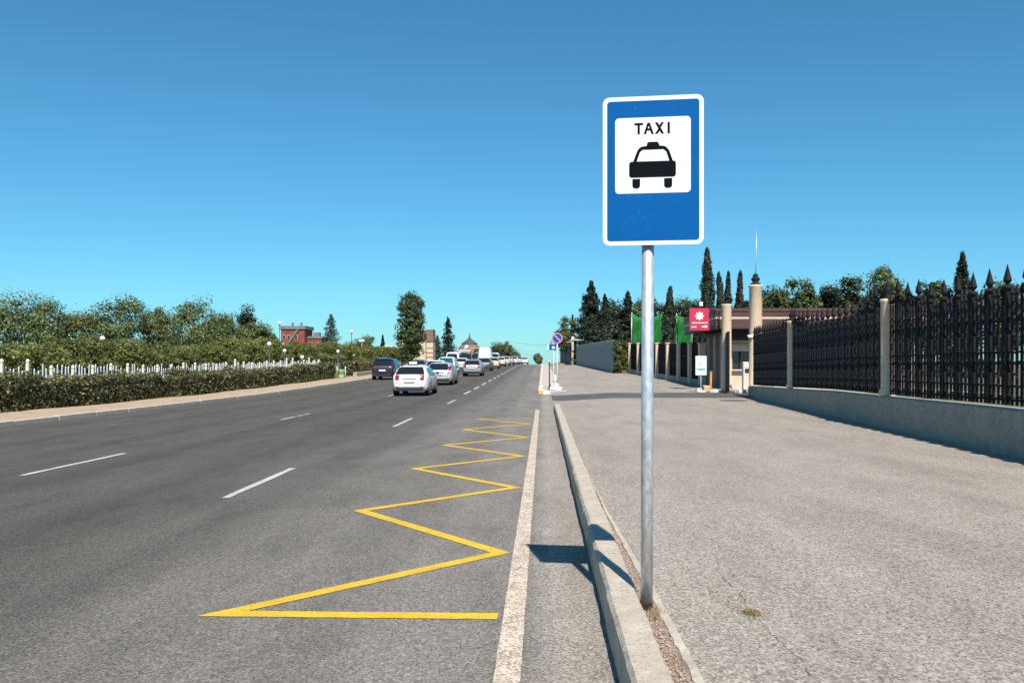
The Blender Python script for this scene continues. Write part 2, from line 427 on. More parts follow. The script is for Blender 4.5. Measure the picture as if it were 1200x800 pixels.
# vehicles
def carpaint(name, col, metal=0.0, rough=.28):
    m, nt, b = nodes(name); v = coords(nt)
    nt.links.new(mixc(nt, noise(nt, v, 3., 4), [c*.93 for c in col], [min(1, c*1.04) for c in col]), b.inputs['Base Color'])
    b.inputs['Roughness'].default_value = rough; b.inputs['Metallic'].default_value = metal
    b.inputs['Coat Weight'].default_value = .6; b.inputs['Coat Roughness'].default_value = .08; return m
M['c_white'] = carpaint('white_car_paint', (.70, .70, .70)); M['c_silver'] = carpaint('silver_car_paint', (.50, .51, .52), .2)
M['c_grey'] = carpaint('grey_car_paint', (.36, .38, .40), .35); M['c_navy'] = carpaint('navy_car_paint', (.012, .018, .035))
M['c_black'] = carpaint('black_car_paint', (.012, .012, .013)); M['c_cream'] = carpaint('cream_car_paint', (.66, .56, .34))
M['c_dark'] = carpaint('graphite_car_paint', (.10, .105, .11), .3)
M['tyre'] = plain('tyre_rubber', (.014, .014, .014), .9, var=.2); M['rim'] = plain('alloy_rim', (.42, .43, .44), .35, .8, var=.1)
M['tail'] = plain('red_lamp_lens', (.26, .010, .020), .15, var=.1); M['lampw'] = plain('clear_lamp_lens', (.75, .75, .75), .12, var=.05)
M['trim'] = plain('black_plastic_trim', (.018, .018, .018), .6, var=.2); M['plate'] = plain('licence_plate_white', (.70, .72, .74), .5, var=.03)
M['c_glass'] = glass('tinted_car_glass', (.010, .012, .013)); M['c_glass_t'] = glass('teal_car_glass', (.02, .06, .065))

# ------------------------------------------------------------------ terrain profile
KN = np.concatenate([np.arange(-20, 40, 2.), np.arange(40, 200, 2.), np.arange(200, 340, 10.)])
def _r(Y):
    s = .0135*4*math.log1p(math.exp(min(40, (Y-42)/4)))
    if Y > 140:
        t = min(Y, 200)-140; s = .0135*98+.0135*t-.5*(.052/60)*t*t
        if Y > 200: s += -(.0385)*(min(Y, 300)-200)
    return s
KV = np.array([_r(y) for y in KN])
def r(Y): return float(np.interp(Y, KN, KV))
def sstep(t): t = max(0., min(1., t)); return t*t*(3-2*t)
def rampzone(Y): return sstep((Y-28.4)/1.6)*(1-sstep((Y-42.6)/1.2))
def s(X, Y):                                                  # sidewalk height
    w = rampzone(Y); b0 = .14; b = b0*(1-w)+w*(.012+.128*sstep((X-.35)/3.2))
    ex = .42*max(0., min(1.2, (Y-44)/66))*max(0., min(1., (X-.6)/3.5))
    return r(Y)+b+ex

def sheet(name, x0f, x1f, ys, nx, zf, mat):
    mb = MB(); rows = []
    for y in ys:
        a, b2 = x0f(y), x1f(y)
        rows.append([(a+(b2-a)*k/nx, y, zf(a+(b2-a)*k/nx, y)) for k in range(nx+1)])
    mb.grid(rows); return mb.build(name, mat)

road = sheet('road', lambda y: -13.6, lambda y: .42, list(KN), 8, lambda x, y: r(y), M['road']); tag(road, kind='structure')

def wall_x(Y): return float(np.interp(Y, [-20, 10, 18, 24, 30, 36, 38.4, 39.5], [7.1, 7.25, 7.6, 8.0, 8.45, 8.95, 9.25, 9.7]))
def fence_x(Y):
    return float(np.interp(Y, [-20, 10, 18, 24, 30, 36, 38.4, 39.5, 39.6, 49.8, 50, 76, 76.1, 111, 160, 340],
                           [7.2, 7.35, 7.7, 8.1, 8.55, 9.05, 9.35, 9.8, 22, 22, 9.5, 7.6, 6.5, 4.4, 3.3, 3.3]))
def walk_x0(Y):
    w = rampzone(Y); a = float(np.interp(Y, [-20, 4, 5.5, 8.4, 11, 20], [.745, .737, .722, .64, .61, .60]))
    if Y > 43.4: return 1.05
    return a*(1-w)+.41*w
ys = sorted(set(list(KN)+[5, 7, 9, 11, 27, 28.2, 28.8, 29.4, 30.2, 31, 38.4, 39.5, 39.6, 41, 42.5, 43, 43.4, 43.5, 45, 49.8, 50, 76.1, 111]))
walk = sheet('sidewalk', walk_x0, fence_x, ys, 26, s, M['walk']); tag(walk, kind='structure')
# darker asphalt drive that crosses the sidewalk to the gate
mb = MB(); rows = []
for X in np.linspace(.42, 21.5, 70):
    ya, yb = 36.2+.10*math.sin(X*3), 41.6+.14*math.sin(X*2.3)+.2*min(1, max(0, X-6))
    rows.append([(X, y, s(X, y)+.006) for y in np.linspace(ya, yb, 14)][::-1])
drive = mb.grid(rows).build('driveway', M['drive'], walk)
# terrain: one sheet to the horizon
gx = [-3000, -1200, -500, -250, -140, -90, -60, -40, -30, -22, -16.6, -16.1, -13.4, 0, .5, 2, 4, 6, 8, 10, 14, 20, 30, 45, 70, 120, 250, 500, 1200, 3000]
gy = [-800, -200, -60]+list(KN)+[400, 600, 1000, 2000, 4500]
def terr(X, Y):
    z = r(max(-20, min(Y, 339)))
    if X <= -16.5: return z+.02
    if X < .4: return z-.30
    if X < fence_x(Y)+1.2: return z-.30
    return s(min(X, 14), max(-20, min(Y, 339)))-.03
mb = MB(); mb.grid([[(x, y, terr(x, y)) for x in gx] for y in gy]); tag(mb.build('ground', M['terrain']), kind='structure')

# left kerb and sandy pavement
verge = sheet('pavement', lambda y: -16.3, lambda y: -13.78, list(KN), 4, lambda x, y: r(y)+.115+.02*math.sin(x*3+y*.7), M['sand']); tag(verge, kind='structure')
kerb_l = empty('kerb'); kerb_l['kind'] = 'structure'
kst = MB().box((0, 0, 0), (.18, 1.985, .30), bev=.015).mesh('kerb_stone', M['kerb_pale'])
y = 8.
while y < 150:
    o = link('kerb_stone', kst, kerb_l, (-13.69+random.uniform(-.012, .012), y+1, r(y+1)-.015+random.uniform(-.008, .008))); o.rotation_euler.x = math.atan((r(y+2)-r(y))/2); y += 2

# right kerb: single stones with real joints
kerb_r = empty('kerb'); kerb_r['kind'] = 'structure'
def kerb_stone_mesh(L, seed):
    rg = random.Random(seed)
    prof = [(0.0, -.06), (.003, .09), (.007, .196), (.028, .224), (.174, .226), (.188, .214), (.190, -.06)]
    nseg = 9; mb = MB(); rows = []
    for i in range(nseg+1):
        y = .007+(L-.014)*i/nseg; row = []
        for k, (x, z) in enumerate(prof):
            j = .0025 if 0 < k < 6 else 0
            row.append((x+rg.uniform(-j, j), y, z+rg.uniform(-j, j)))
        rows.append(row[::-1])
    mb.grid(rows, False)
    mb.face(rows[0][::-1]); mb.face(rows[-1]); return mb.mesh('kerb_stone', M['kerb'])
kms = [kerb_stone_mesh(1.0, i) for i in range(6)]
y = 1.2; i = 0
while y < 28.6:
    o = link('kerb_stone', kms[i % 6], kerb_r, (.386+random.uniform(-.003, .003), y, r(y)+random.uniform(-.005, .004))); o.rotation_euler.z = random.uniform(-.004, .004)
    y += 1.0; i += 1
for k in range(2):      # dropped end stones by the drive
    o = link('kerb_stone', kms[k], kerb_r, (.386, y, r(y)-.07-.09*k)); o.rotation_euler.x = -.06; y += 1.0

# gravel strip behind the kerb with its mortar edging
gb = sheet('gravel_strip', lambda y: .57, lambda y: walk_x0(y)+.01, [-2+.5*k for k in range(44)], 4, lambda x, y: .126+.012*math.sin(x*40+y*9)*math.sin(y*5), M['gravel_bed']); tag(gb, kind='structure')
mb = MB(); rg = random.Random(3); rows = []
for k in range(150):
    y = 1.5+.07*k; x1 = walk_x0(y)+.008+rg.uniform(-.003, .003); w = .05*max(.3, 1-max(0, (y-6)/6))
    rows.append([(x1-w-.01+rg.uniform(-.005, .005), y, .116), (x1-w+rg.uniform(-.006, .006), y, .142+rg.uniform(0, .006)), (x1-.006, y, .147+rg.uniform(0, .004)), (x1+.004, y, .132)])
mb.grid(rows, False).build('mortar_edging', M['edging'], walk)
mb = MB(); rg = random.Random(5)
for k in range(2600):
    y = rg.uniform(1.8, 11); xa, xb = .586, walk_x0(y)-.04
    if xb-xa < .02: continue
    x = rg.uniform(xa, xb); q = rg.uniform(.003, .0085)
    z = .130+rg.uniform(0, .008); a = rg.uniform(0, 6)
    P = [(x+q*math.cos(a+t), y+q*1.2*math.sin(a+t), z) for t in (0, 2.1, 4.2)]
    top = (x, y, z+q*rg.uniform(.7, 1.1)); n = len(mb.v); mb.v += P+[top]; mb.f += [(n, n+1, n+3), (n+1, n+2, n+3), (n+2, n, n+3)]; mb.sm += [False]*3
tag(mb.build('gravel', M['pebble']), 'small reddish gravel lying between kerb and sidewalk', 'gravel', kind='stuff')
mb = MB(); rg = random.Random(6)
for k in range(900):
    if k < 420: cx, cy = rg.gauss(.665, .026), rg.gauss(5.03, .07)
    else: cy = rg.uniform(2.2, 10.5); cx = rg.uniform(.588, max(.60, walk_x0(cy)-.02))
    h = rg.uniform(.012, .05 if k < 420 else .03); a = rg.uniform(0, 6.28); l = rg.uniform(.0, .03); w = .0025
    mb.face([(cx-w*math.sin(a), cy+w*math.cos(a), .126), (cx+w*math.sin(a), cy-w*math.cos(a), .126), (cx+l*math.cos(a), cy+l*math.sin(a), .126+h)])
tag(mb.build('dry_grass', M['tuft']), 'dry straw-coloured grass tufts around the foot of the taxi sign pole', 'grass', kind='stuff')

# ------------------------------------------------------------------ road markings (children of the road)
def poly_strip(pts, width):        # mitred polyline strip
    pts = [Vector((p[0], p[1])) for p in pts]; L = []; R = []
    for i, p in enumerate(pts):
        d0 = (p-pts[i-1]).normalized() if i > 0 else None
        d1 = (pts[i+1]-p).normalized() if i < len(pts)-1 else None
        if d0 is None: n = Vector((-d1.y, d1.x)); m = n; k = 1
        elif d1 is None: n = Vector((-d0.y, d0.x)); m = n; k = 1
        else:
            n0 = Vector((-d0.y, d0.x)); n1 = Vector((-d1.y, d1.x)); m = (n0+n1).normalized(); k = 1/max(.30, m.dot(n1))
        L.append(p+m*width/2*k); R.append(p-m*width/2*k)
    return L, R
zz = [(-.285, 5.40), (-2.05, 5.46), (-.355, 7.22), (-1.98, 9.28), (-.355, 11.02), (-1.95, 13.0), (-.35, 14.75), (-1.92, 16.75), (-.35, 18.5), (-1.92, 20.7), (-.35, 22.6), (-1.85, 24.7), (-.30, 24.85)]
L_, R_ = poly_strip(zz, .126); mb = MB()
for i in range(len(zz)-1):
    nseg = 60; jz = lambda k: Vector((random.uniform(-.003, .003), random.uniform(-.003, .003))) if 0 < k < nseg else Vector((0, 0))
    mb.grid([[(*(L_[i].lerp(L_[i+1], k/nseg)+jz(k)), .005), (*(R_[i].lerp(R_[i+1], k/nseg)+jz(k)), .005)][::-1] for k in range(nseg+1)], False)
mb.build('zigzag_marking', M['yellow'], road)
rg = random.Random(9); rows = []
for k in range(290):
    y = 1.0+k*.099; rows.append([(-.250+rg.uniform(-.002, .002), y, .006), (-.18, y, .0075), (-.114+rg.uniform(-.002, .002), y, .006)])
MB().grid(rows, False).build('edge_line', M['white_line'], road)
def dash(x, y0, y1, w, dx=0.0):
    rg = random.Random(int(y0*100+x*7)); rows = []; n = max(4, int((y1-y0)*3))
    for k in range(n+1):
        y = y0+(y1-y0)*k/n; c = x+dx*k/n
        rows.append([(c-w/2+rg.uniform(-.01, .01), y, r(y)+.007), (c+w/2+rg.uniform(-.01, .01), y, r(y)+.007)])
    MB().grid(rows, False).build('lane_dash', M['white_dash'], road)
dash(-3.76, -2.0, 1.0, .10)
for y0, y1 in ((10.15, 13.05), (21.6, 25.0), (34.0, 37.3)): dash(-3.78, y0, y1, .10, -.04)
y = 43.5
while y < 150: dash(-4.0, y, y+3.7, .15); y += 6.4
for y0, y1 in ((12.2, 15.2), (24.3, 25.7), (25.95, 26.5), (26.7, 27.2), (41.0, 44.2), (53, 56), (65, 68), (77, 80)): dash(-7.45, y0, y1, .10)

# sidewalk wear: crack, moss and litter
mb = MB(); rg = random.Random(11)
p0, p1 = at(846, 676, 5.84), at(950, 792, 3.98); last = None
for k in range(40):
    t = k/39; y = p0.y+(p1.y-p0.y)*t; x = p0.x+(p1.x-p0.x)*t+.02*math.sin(t*9)+rg.uniform(-.012, .012); w = rg.uniform(.0008, .0045)*(1 if rg.random() > .45 else .08)
    cur = ((x-w, y, s(x, y)+.004), (x+w, y, s(x, y)+.004))
    if last: mb.face([last[0], last[1], cur[1], cur[0]])
    last = cur
mb.build('crack', M['stain'], walk)
mb = MB()
for k in range(700):
    c = at(881, 718, 5.0); x, y = c.x+rg.gauss(0, .035), c.y+rg.gauss(0, .045)
    if rg.random() < .25: x, y = c.x+rg.gauss(-.1, .05), c.y+rg.gauss(.3, .3)
    a = rg.uniform(0, 6); l = rg.uniform(.003, .008); z = s(x, y)
    mb.face([(x-l*math.cos(a), y-l*math.sin(a), z+.001), (x+l*math.sin(a), y-l*math.cos(a), z+.004), (x+l*math.cos(a), y+l*math.sin(a), z+rg.uniform(.004, .010))])
tag(mb.build('moss', M['moss']), 'brown moss and dirt patch growing on the sidewalk asphalt', 'moss', kind='stuff')
mb = MB()
for k in range(520):
    if k < 330: y = rg.uniform(3, 24); x = rg.uniform(.8, min(7, 1+y*.4)); z = s(x, y)
    else: y = rg.uniform(3.2, 20); x = rg.uniform(-9, .3); z = r(y)
    l = rg.uniform(.004, .012); a = rg.uniform(0, 6)
    mb.face([(x-l*math.cos(a), y-l*math.sin(a), z+.002), (x+l*.5*math.sin(a), y-l*.5*math.cos(a), z+.006), (x+l*math.cos(a), y+l*math.sin(a), z+.003), (x-l*.5*math.sin(a), y+l*.5*math.cos(a), z+.009)])
tag(mb.build('leaf_litter', M['stain']), 'tiny dark leaf crumbs scattered over road and sidewalk', 'litter', kind='stuff')

# ------------------------------------------------------------------ taxi sign
PX, PY = .622, 5.11
tx = empty('taxi_sign', (PX, PY, .0)); tag(tx, 'tall blue and white TAXI stand sign on a galvanised pole behind the kerb', 'sign')
mb = MB(); mb.tube([(0, 0, .0), (.004, 0, 1.2), (.010, 0, 3.02)], .0365, 20); pole = mb.build('pole', M['galv'], tx)
mb = MB(); mb.lathe([(.040, 0), (.040, .012), (.034, .02), (.0, .024)], 20, (.010, 0, 3.02)); mb.build('pole_cap', M['galv'], tx)
sp = empty('sign_plate', (.030, -.062, 2.742), math.radians(-7.6), tx)
SW, SH = .592, .880
MB().prism_y(rrect(-SW/2, SW/2, -SH/2, SH/2, .040, 6), -.0, .006).build('border_plate', M['swhite'], sp)
MB().prism_y(rrect(-SW/2+.001, SW/2-.001, -SH/2+.001, SH/2-.001, .040, 6), .0062, .014).build('back_plate', M['galv'], sp)
b2 = .0255
MB().prism_y(rrect(-SW/2+b2, SW/2-b2, -SH/2+b2, SH/2-b2, .018, 5), -.0012, .003).build('blue_field', M['sblue'], sp)
def zc(x, y): return ((x-287)/772.0, (407-(y))/762.0)
a0, a1 = zc(115, 509), zc(457, 168)
MB().prism_y(rrect(a0[0], a1[0], a0[1], a1[1], .022, 5), -.0024, .002).build('white_panel', M['swhite'], sp)
def glyph(polys, name):
    mb = MB()
    for i, P in enumerate(polys): mb.prism_y([zc(*p) for p in P], -.0036-.0002*i, .001)
    return mb.build(name, M['sblack'], sp)
def bar(xa, ya, xb, yb, w):
    d = Vector((xb-xa, yb-ya)).normalized(); n = Vector((-d.y, d.x))*w/2
    return [(xa+n.x, ya+n.y), (xb+n.x, yb+n.y), (xb-n.x, yb-n.y), (xa-n.x, ya-n.y)]
ty, by_, w = 192, 243, 10
def ext(P): return P
glyph([[(203, ty), (242, ty), (242, ty+10), (203, ty+10)], [(217.2, ty+10), (227.8, ty+10), (227.8, by_), (217.2, by_)]], 'letter')
glyph([[(245, by_), (262, ty), (273, ty), (268, ty+13), (256, by_)], [(268, ty+13), (273, ty), (291, by_), (280, by_)], [(256, by_-16), (260, by_-25), (276, by_-25), (279.5, by_-16)]], 'letter')
glyph([[(296, ty), (308.5, ty), (338, by_), (325.5, by_)], [(325, ty), (337, ty), (319.5, ty+27), (313, ty+18)], [(296, by_), (308, by_), (320.5, ty+34), (314, ty+24)]], 'letter')
glyph([[(353, ty), (363.8, ty), (363.8, by_), (353, by_)]], 'letter')
cab = [(196, 370), (214, 322), (222, 308), (236, 299), (258, 297), (262, 283), (268, 279), (306, 279), (312, 283), (317, 297), (340, 299), (352, 308), (362, 322), (378, 370)]
inn = [(212, 370), (228, 324), (240, 313), (336, 313), (348, 324), (363, 370)]
polys = [cab[:3]+[inn[1], inn[0]], [cab[2], cab[3], inn[2], inn[1]], [cab[3], cab[4], cab[9], cab[10], inn[3], inn[2]], [cab[4], cab[5], cab[6], cab[7], cab[8], cab[9]],
         [cab[10], cab[11], inn[4], inn[3]], [cab[11], cab[12], cab[13], inn[5], inn[4]]]
def rz_(x0, x1, y0, y1, rr, corners=(1, 1, 1, 1)):
    return rrect(x0, x1, y0, y1, rr, 4)
polys.append(rz_(179, 391, 366, 437, 13)); polys.append(rz_(194, 229, 444, 486, 13)); polys.append([(194, 444), (229, 444), (229, 460), (194, 460)])
polys.append(rz_(338, 374, 444, 486, 13)); polys.append([(338, 444), (374, 444), (374, 460), (338, 460)])
glyph(polys, 'taxi_pictogram')
for z in (-.25, .25): MB().box((-.03, .052, z), (.11, .075, .035), bev=.006).build('bracket', M['galv'], sp)

# ------------------------------------------------------------------ foliage engine
def leaf_mesh(name, C, Nn, size, rng, mat, aspect=.5):
    n = len(C); Nn = Nn/np.maximum(1e-6, np.linalg.norm(Nn, axis=1))[:, None]
    T = rng.normal(size=(n, 3)); T -= (T*Nn).sum(1)[:, None]*Nn; T /= np.maximum(1e-6, np.linalg.norm(T, axis=1))[:, None]
    B = np.cross(Nn, T); sz = size*rng.uniform(.6, 1.4, n)[:, None]
    a = C-T*sz*.5; b = C+B*sz*aspect*.5+Nn*sz*.08; c = C+T*sz*.5; d = C-B*sz*aspect*.5+Nn*sz*.08
    V = np.stack([a, b, c, d], 1).reshape(-1, 3).astype(np.float32)
    me = bpy.data.meshes.new(name); me.vertices.add(4*n); me.vertices.foreach_set('co', V.ravel())
    me.loops.add(4*n); me.loops.foreach_set('vertex_index', np.arange(4*n, dtype=np.int32))
    me.polygons.add(n); me.polygons.foreach_set('loop_start', np.arange(0, 4*n, 4, dtype=np.int32))
    me.materials.append(mat); me.update(calc_edges=True); me.validate(); return me

def clump_leaves(centers, radii, per, crown_c, rng, squash=.8):
    k = len(centers); i = np.repeat(np.arange(k), per); d = rng.normal(size=(len(i), 3)); d /= np.linalg.norm(d, axis=1)[:, None]
    rad = radii[i]*rng.uniform(.35, 1.0, len(i))**.6
    off = d*rad[:, None]; off[:, 2] *= squash
    C = centers[i]+off
    out = centers[i]-crown_c; out /= np.maximum(.01, np.linalg.norm(out, axis=1))[:, None]
    return C, d*.75+out*.45+np.array([0, 0, .35])+rng.normal(size=d.shape)*.35

def make_crown(kind, W, H, seed, n, leaf, mat):       # crown from z=0 to z=H, width W
    rng = np.random.default_rng(seed)
    if kind in ('round', 'clipped', 'poplar', 'pine'):
        K = {'round': 80, 'clipped': 70, 'poplar': 190, 'pine': 60}[kind]; cs = []
        ph = rng.uniform(0, 6.28, 6)
        while len(cs) < K:
            p = rng.uniform(-1, 1, 3); th = math.atan2(p[1], p[0]); rho = (p[0]**2+p[1]**2)**.5
            if kind == 'clipped':
                if rho > 1 or abs(p[2]) > 1 or (rho < .55 and abs(p[2]) < .4): continue
            elif kind == 'poplar':
                t = (p[2]+1)/2; lim = (min(1, .62+1.1*t) if t < .6 else min(1, (1.03-t)/.22)**.6)*(.90+.12*math.sin(3*th+ph[0]+t*5))
                if rho > lim or (rho < .4*lim and rng.random() < .6): continue
            else:
                lump = .80+.13*math.sin(2*th+ph[0])+.10*math.sin(3*th+ph[1]+2*p[2])+.12*math.sin(4*p[2]+ph[2]+th)
                q = (rho**2+(p[2] if p[2] > 0 else p[2]*1.15)**2)**.5
                if q > lump+.05 or (q < .4 and rng.random() < .75): continue
            cs.append(p)
        cs = np.array(cs); fr = {'clipped': .16, 'poplar': .15}.get(kind, .17)
        sc = np.array([W*.5*(1-fr*.8), W*.5*(1-fr*.8), H*.5*(1-fr*.3)])
        cen = cs*sc+np.array([0, 0, H*.5]); rad = rng.uniform(.55, 1.45, K)*min(W, H)*fr*.95
        if kind == 'clipped': rad = rng.uniform(.6, 1.3, K)*H*.24
        C, Nn = clump_leaves(cen, rad, max(1, int(n*.86)//K), np.array([0, 0, H*.45]), rng, .8)
        # loose twigs that break up the outline and fill gaps between the clumps
        m = int(n*.14); i = rng.integers(0, K, m); d = rng.normal(size=(m, 3)); d /= np.linalg.norm(d, axis=1)[:, None]
        C2 = cen[i]+d*(rad[i]*rng.uniform(.8, 1.22, m))[:, None]; C2[:, 2] = np.clip(C2[:, 2], -.05*H, 1.06*H)
        return leaf_mesh('crown', np.concatenate([C, C2]), np.concatenate([Nn, d+rng.normal(size=(m, 3))*.5+np.array([0, 0, .4])]), leaf, rng, mat, .6)
    if kind == 'cypress':
        t = rng.uniform(0, 1, n)**1.15; lim = np.minimum(1, (t+.03)*9)**.6*(1-t)**.5
        th = rng.uniform(0, 2*PI, n)
        lob = 1+.20*np.sin(th*2+t*13+seed)+.16*np.sin(th*4-t*29+seed*2)+.14*np.sin(t*47+th+seed)
        rr = W*.72*lim*lob*rng.uniform(.35, 1.0, n)**.5
        lean = .10*W*np.sin(t*3.2+seed)+.30*W*t**3
        C = np.stack([rr*np.cos(th)+lean, rr*np.sin(th), H*t], 1)+rng.normal(size=(n, 3))*np.array([.035*W, .035*W, .010*H])
        Nn = np.stack([np.cos(th), np.sin(th), np.full(n, .45)], 1)+rng.normal(size=(n, 3))*.5
        return leaf_mesh('crown', C, Nn, leaf, rng, mat, .5)
    if kind == 'spruce':
        cs, ns = [], []; L = int(10+H*1.5); n = int(n*1.7)
        for li in range(L):
            t = (li+.5)/L; R = W*.5*(1-t)**.85+.04*W; nb = int(7+6*(1-t))
            for bi in range(nb):
                t = min(.995, max(.01, (li+.5+rng.uniform(-.75, .75))/L)); R = W*.5*(1-t)**.72*(1+.16*math.sin(t*23+seed))+.03*W; th = 2*PI*(bi+rng.uniform(-.35, .35))/nb+li*1.3; Lb = R*rng.uniform(.62, 1.2); m = max(6, int(n/(L*nb)*(1.6-t*1.1)))
                u = rng.uniform(.12, 1., m); drop = -.22*u*Lb+.12*(u**3)*Lb
                side = rng.normal(size=m)*.20*Lb*(1.05-u*.6)
                cs.append(np.stack([u*Lb*np.cos(th)-side*np.sin(th), u*Lb*np.sin(th)+side*np.cos(th), t*H+drop+rng.normal(size=m)*H*.016], 1))
                ns.append(np.stack([np.full(m, math.cos(th)*.5), np.full(m, math.sin(th)*.5), np.full(m, .8)], 1)+rng.normal(size=(m, 3))*.45)
        return leaf_mesh('crown', np.concatenate(cs), np.concatenate(ns), leaf, rng, mat, .45)

def make_trunk(h_tr, H, W, seed, kind):
    rg = random.Random(seed); mb = MB(); top = h_tr+H*(.9 if kind in ('cypress', 'spruce', 'poplar') else .62)
    r0 = max(.05, .022*(h_tr+H)); pts = [(rg.uniform(-.02, .02)*W*t, rg.uniform(-.02, .02)*W*t, -.25+(top+.25)*t) for t in np.linspace(0, 1, 6)]
    mb.tube(pts, [r0*(1.15-.95*t) for t in np.linspace(0, 1, 6)], 8)
    if kind not in ('cypress',):
        for k in range(7):
            t = rg.uniform(.35, .85); z = h_tr+(H*.6)*(t-.3); a = k*2.4+rg.uniform(-.4, .4); L = W*rg.uniform(.22, .38)
            mb.tube([(0, 0, z), (L*.5*math.cos(a), L*.5*math.sin(a), z+L*.35), (L*math.cos(a), L*math.sin(a), z+L*.75)], [r0*.45, r0*.3, r0*.1], 5)
    return mb.mesh('trunk', M['bark'])

def tree(name, kind, loc, W, H, h_tr, mat, label, cat='tree', group=None, seed=1, n=5000, leaf=.22, rz=None, meshes=None):
    e = empty(name, loc, random.uniform(0, 6.28) if rz is None else rz)
    if meshes is None: meshes = (make_crown(kind, W, H, seed, n, leaf, mat), make_trunk(h_tr, H, W, seed, kind))
    link('crown', meshes[0], e, (0, 0, h_tr)); link('trunk', meshes[1], e)
    tag(e, label, cat, group); return e, meshes

def tree_px(name, kind, x, ytop, wpx, Y, mat, label, ybot=None, trunk=.12, seed=1, n=5000, leaf=.2, ground=None, group=None, rz=None):
    g = (r(Y)+.02 if x < 640 else s(min(14, (x-CX)*Y/F), Y)-.03) if ground is None else ground
    X = (x-CX)*Y/F; top = EYE-(ytop-CY)*Y/F; tot = top-g; W = wpx*Y/F
    h_tr = tot*trunk if ybot is None else (EYE-(ybot-CY)*Y/F)-g
    return tree(name, kind, (X, Y, g), W, tot-h_tr, h_tr, mat, label, seed=seed, n=n, leaf=leaf, group=group, rz=rz)[0]

# ------------------------------------------------------------------ left side: hedge, picket fence, park
def hedge(name, X, y0, y1, w, h, label, n, zoff=.0, seed=1, leaf=.085):
    rng = np.random.default_rng(seed); ym = (y0+y1)/2; g0 = r(ym)
    e = empty(name, (X, ym, g0)); L = y1-y0
    u = rng.uniform(-.5, .5, (n, 3)); f = rng.integers(0, 3, n)
    for ax in range(3):
        k = (f == ax); u[k, ax] = np.sign(u[k, ax])*(.5-np.abs(rng.normal(size=k.sum()))*.09)
    und = 1+.13*np.sin(u[:, 1]*L*1.3+2)*np.sin(u[:, 1]*L*.31)+.10*np.sin(u[:, 1]*L*1.9)+.07*np.sin(u[:, 1]*L*4.3+1.7)+.06*np.sin(u[:, 1]*L*9.1)
    z = (u[:, 2]+.5)*h*und; wx = u[:, 0]*w*(1+.1*np.sin(u[:, 1]*L*2.7)); yy = u[:, 1]*L
    rel = np.array([r(ym+a)-g0 for a in np.linspace(-L/2, L/2, 40)]); gz = np.interp(yy, np.linspace(-L/2, L/2, 40), rel)
    C = np.stack([wx, yy, z+gz+zoff+.04], 1)+rng.normal(size=(n, 3))*.03
    Nn = np.stack([u[:, 0]*1.6, u[:, 1]*0, u[:, 2]*1.4+.35], 1)+rng.normal(size=(n, 3))*.5
    link('foliage', leaf_mesh('foliage', C, Nn, leaf, rng, M['lf_hedge'], .55), e)
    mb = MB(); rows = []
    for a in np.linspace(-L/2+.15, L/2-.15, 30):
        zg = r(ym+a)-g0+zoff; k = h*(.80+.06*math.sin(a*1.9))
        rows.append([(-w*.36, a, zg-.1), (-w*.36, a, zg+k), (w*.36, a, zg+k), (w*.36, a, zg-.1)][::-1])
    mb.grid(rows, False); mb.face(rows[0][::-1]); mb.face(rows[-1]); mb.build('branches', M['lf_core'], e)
    tag(e, label, 'hedge'); return e
hedge('hedge', -16.75, 17, 67, .95, .98, 'long low leafy hedge beside the sandy pavement in front of white pickets', 60000, .1, 1, .14)
hedge('hedge', -16.7, 72.5, 93, 1.2, .95, 'shorter hedge beyond the pale green bin on a grey stone edge', 18000, .30, 2, .15)
mb = MB(); mb.box((0, 0, 0), (.35, 21, .5), bev=.03); o = mb.build('stone_edge', M['basewall'], None, (-15.95, 83, r(83)+.19)); o.rotation_euler.x = .0135
tag(o, 'low grey stone edge at the foot of the shorter hedge', 'edging')

# picket fence
pf = empty('picket_fence', (-17.7, 45, 0)); tag(pf, 'white picket fence with cream posts standing behind the long hedge', 'fence')
def picket_mesh(h, w):
    mb = MB(); mb.prism_y([(-w/2, 0), (w/2, 0), (w/2, h-.07), (0, h), (-w/2, h-.07)], -.012, .012)
    mb.v = [(y, x, z) for x, y, z in mb.v]; mb.f = [f[::-1] for f in mb.f]; return mb.mesh('picket', M['picket'])
pms = [picket_mesh(1.28+.07*k, .055) for k in range(4)]
y = 18.; i = 0; rg = random.Random(21)
while y < 68:
    if i % 6 == 0:
        mb = MB(); hh = rg.choice([1.38, 1.45, 1.6]); mb.box((0, 0, hh/2), (.10, .10, hh), bev=.012); mb.lathe([(.04, hh), (.065, hh+.02), (.06, hh+.09), (.02, hh+.14)], 10)
        mb.build('post', M['cream_post'], pf, (.03, y-45, r(y)+.02))
    else:
        o = link('picket', pms[rg.randrange(4)], pf, (0, y-45, r(y)+.08)); o.rotation_euler.x = rg.uniform(-.03, .03)
    y += .235; i += 1
for z in (.45, 1.1):
    rows = []; mb = MB()
    for yy in np.arange(18, 68.1, 2): rows.append([(-.035, yy-45, r(yy)+z), (-.06, yy-45, r(yy)+z), (-.06, yy-45, r(yy)+z+.09), (-.035, yy-45, r(yy)+z+.09), (-.035, yy-45, r(yy)+z)])
    mb.grid(rows, False); mb.build('rail', M['picket'], pf)

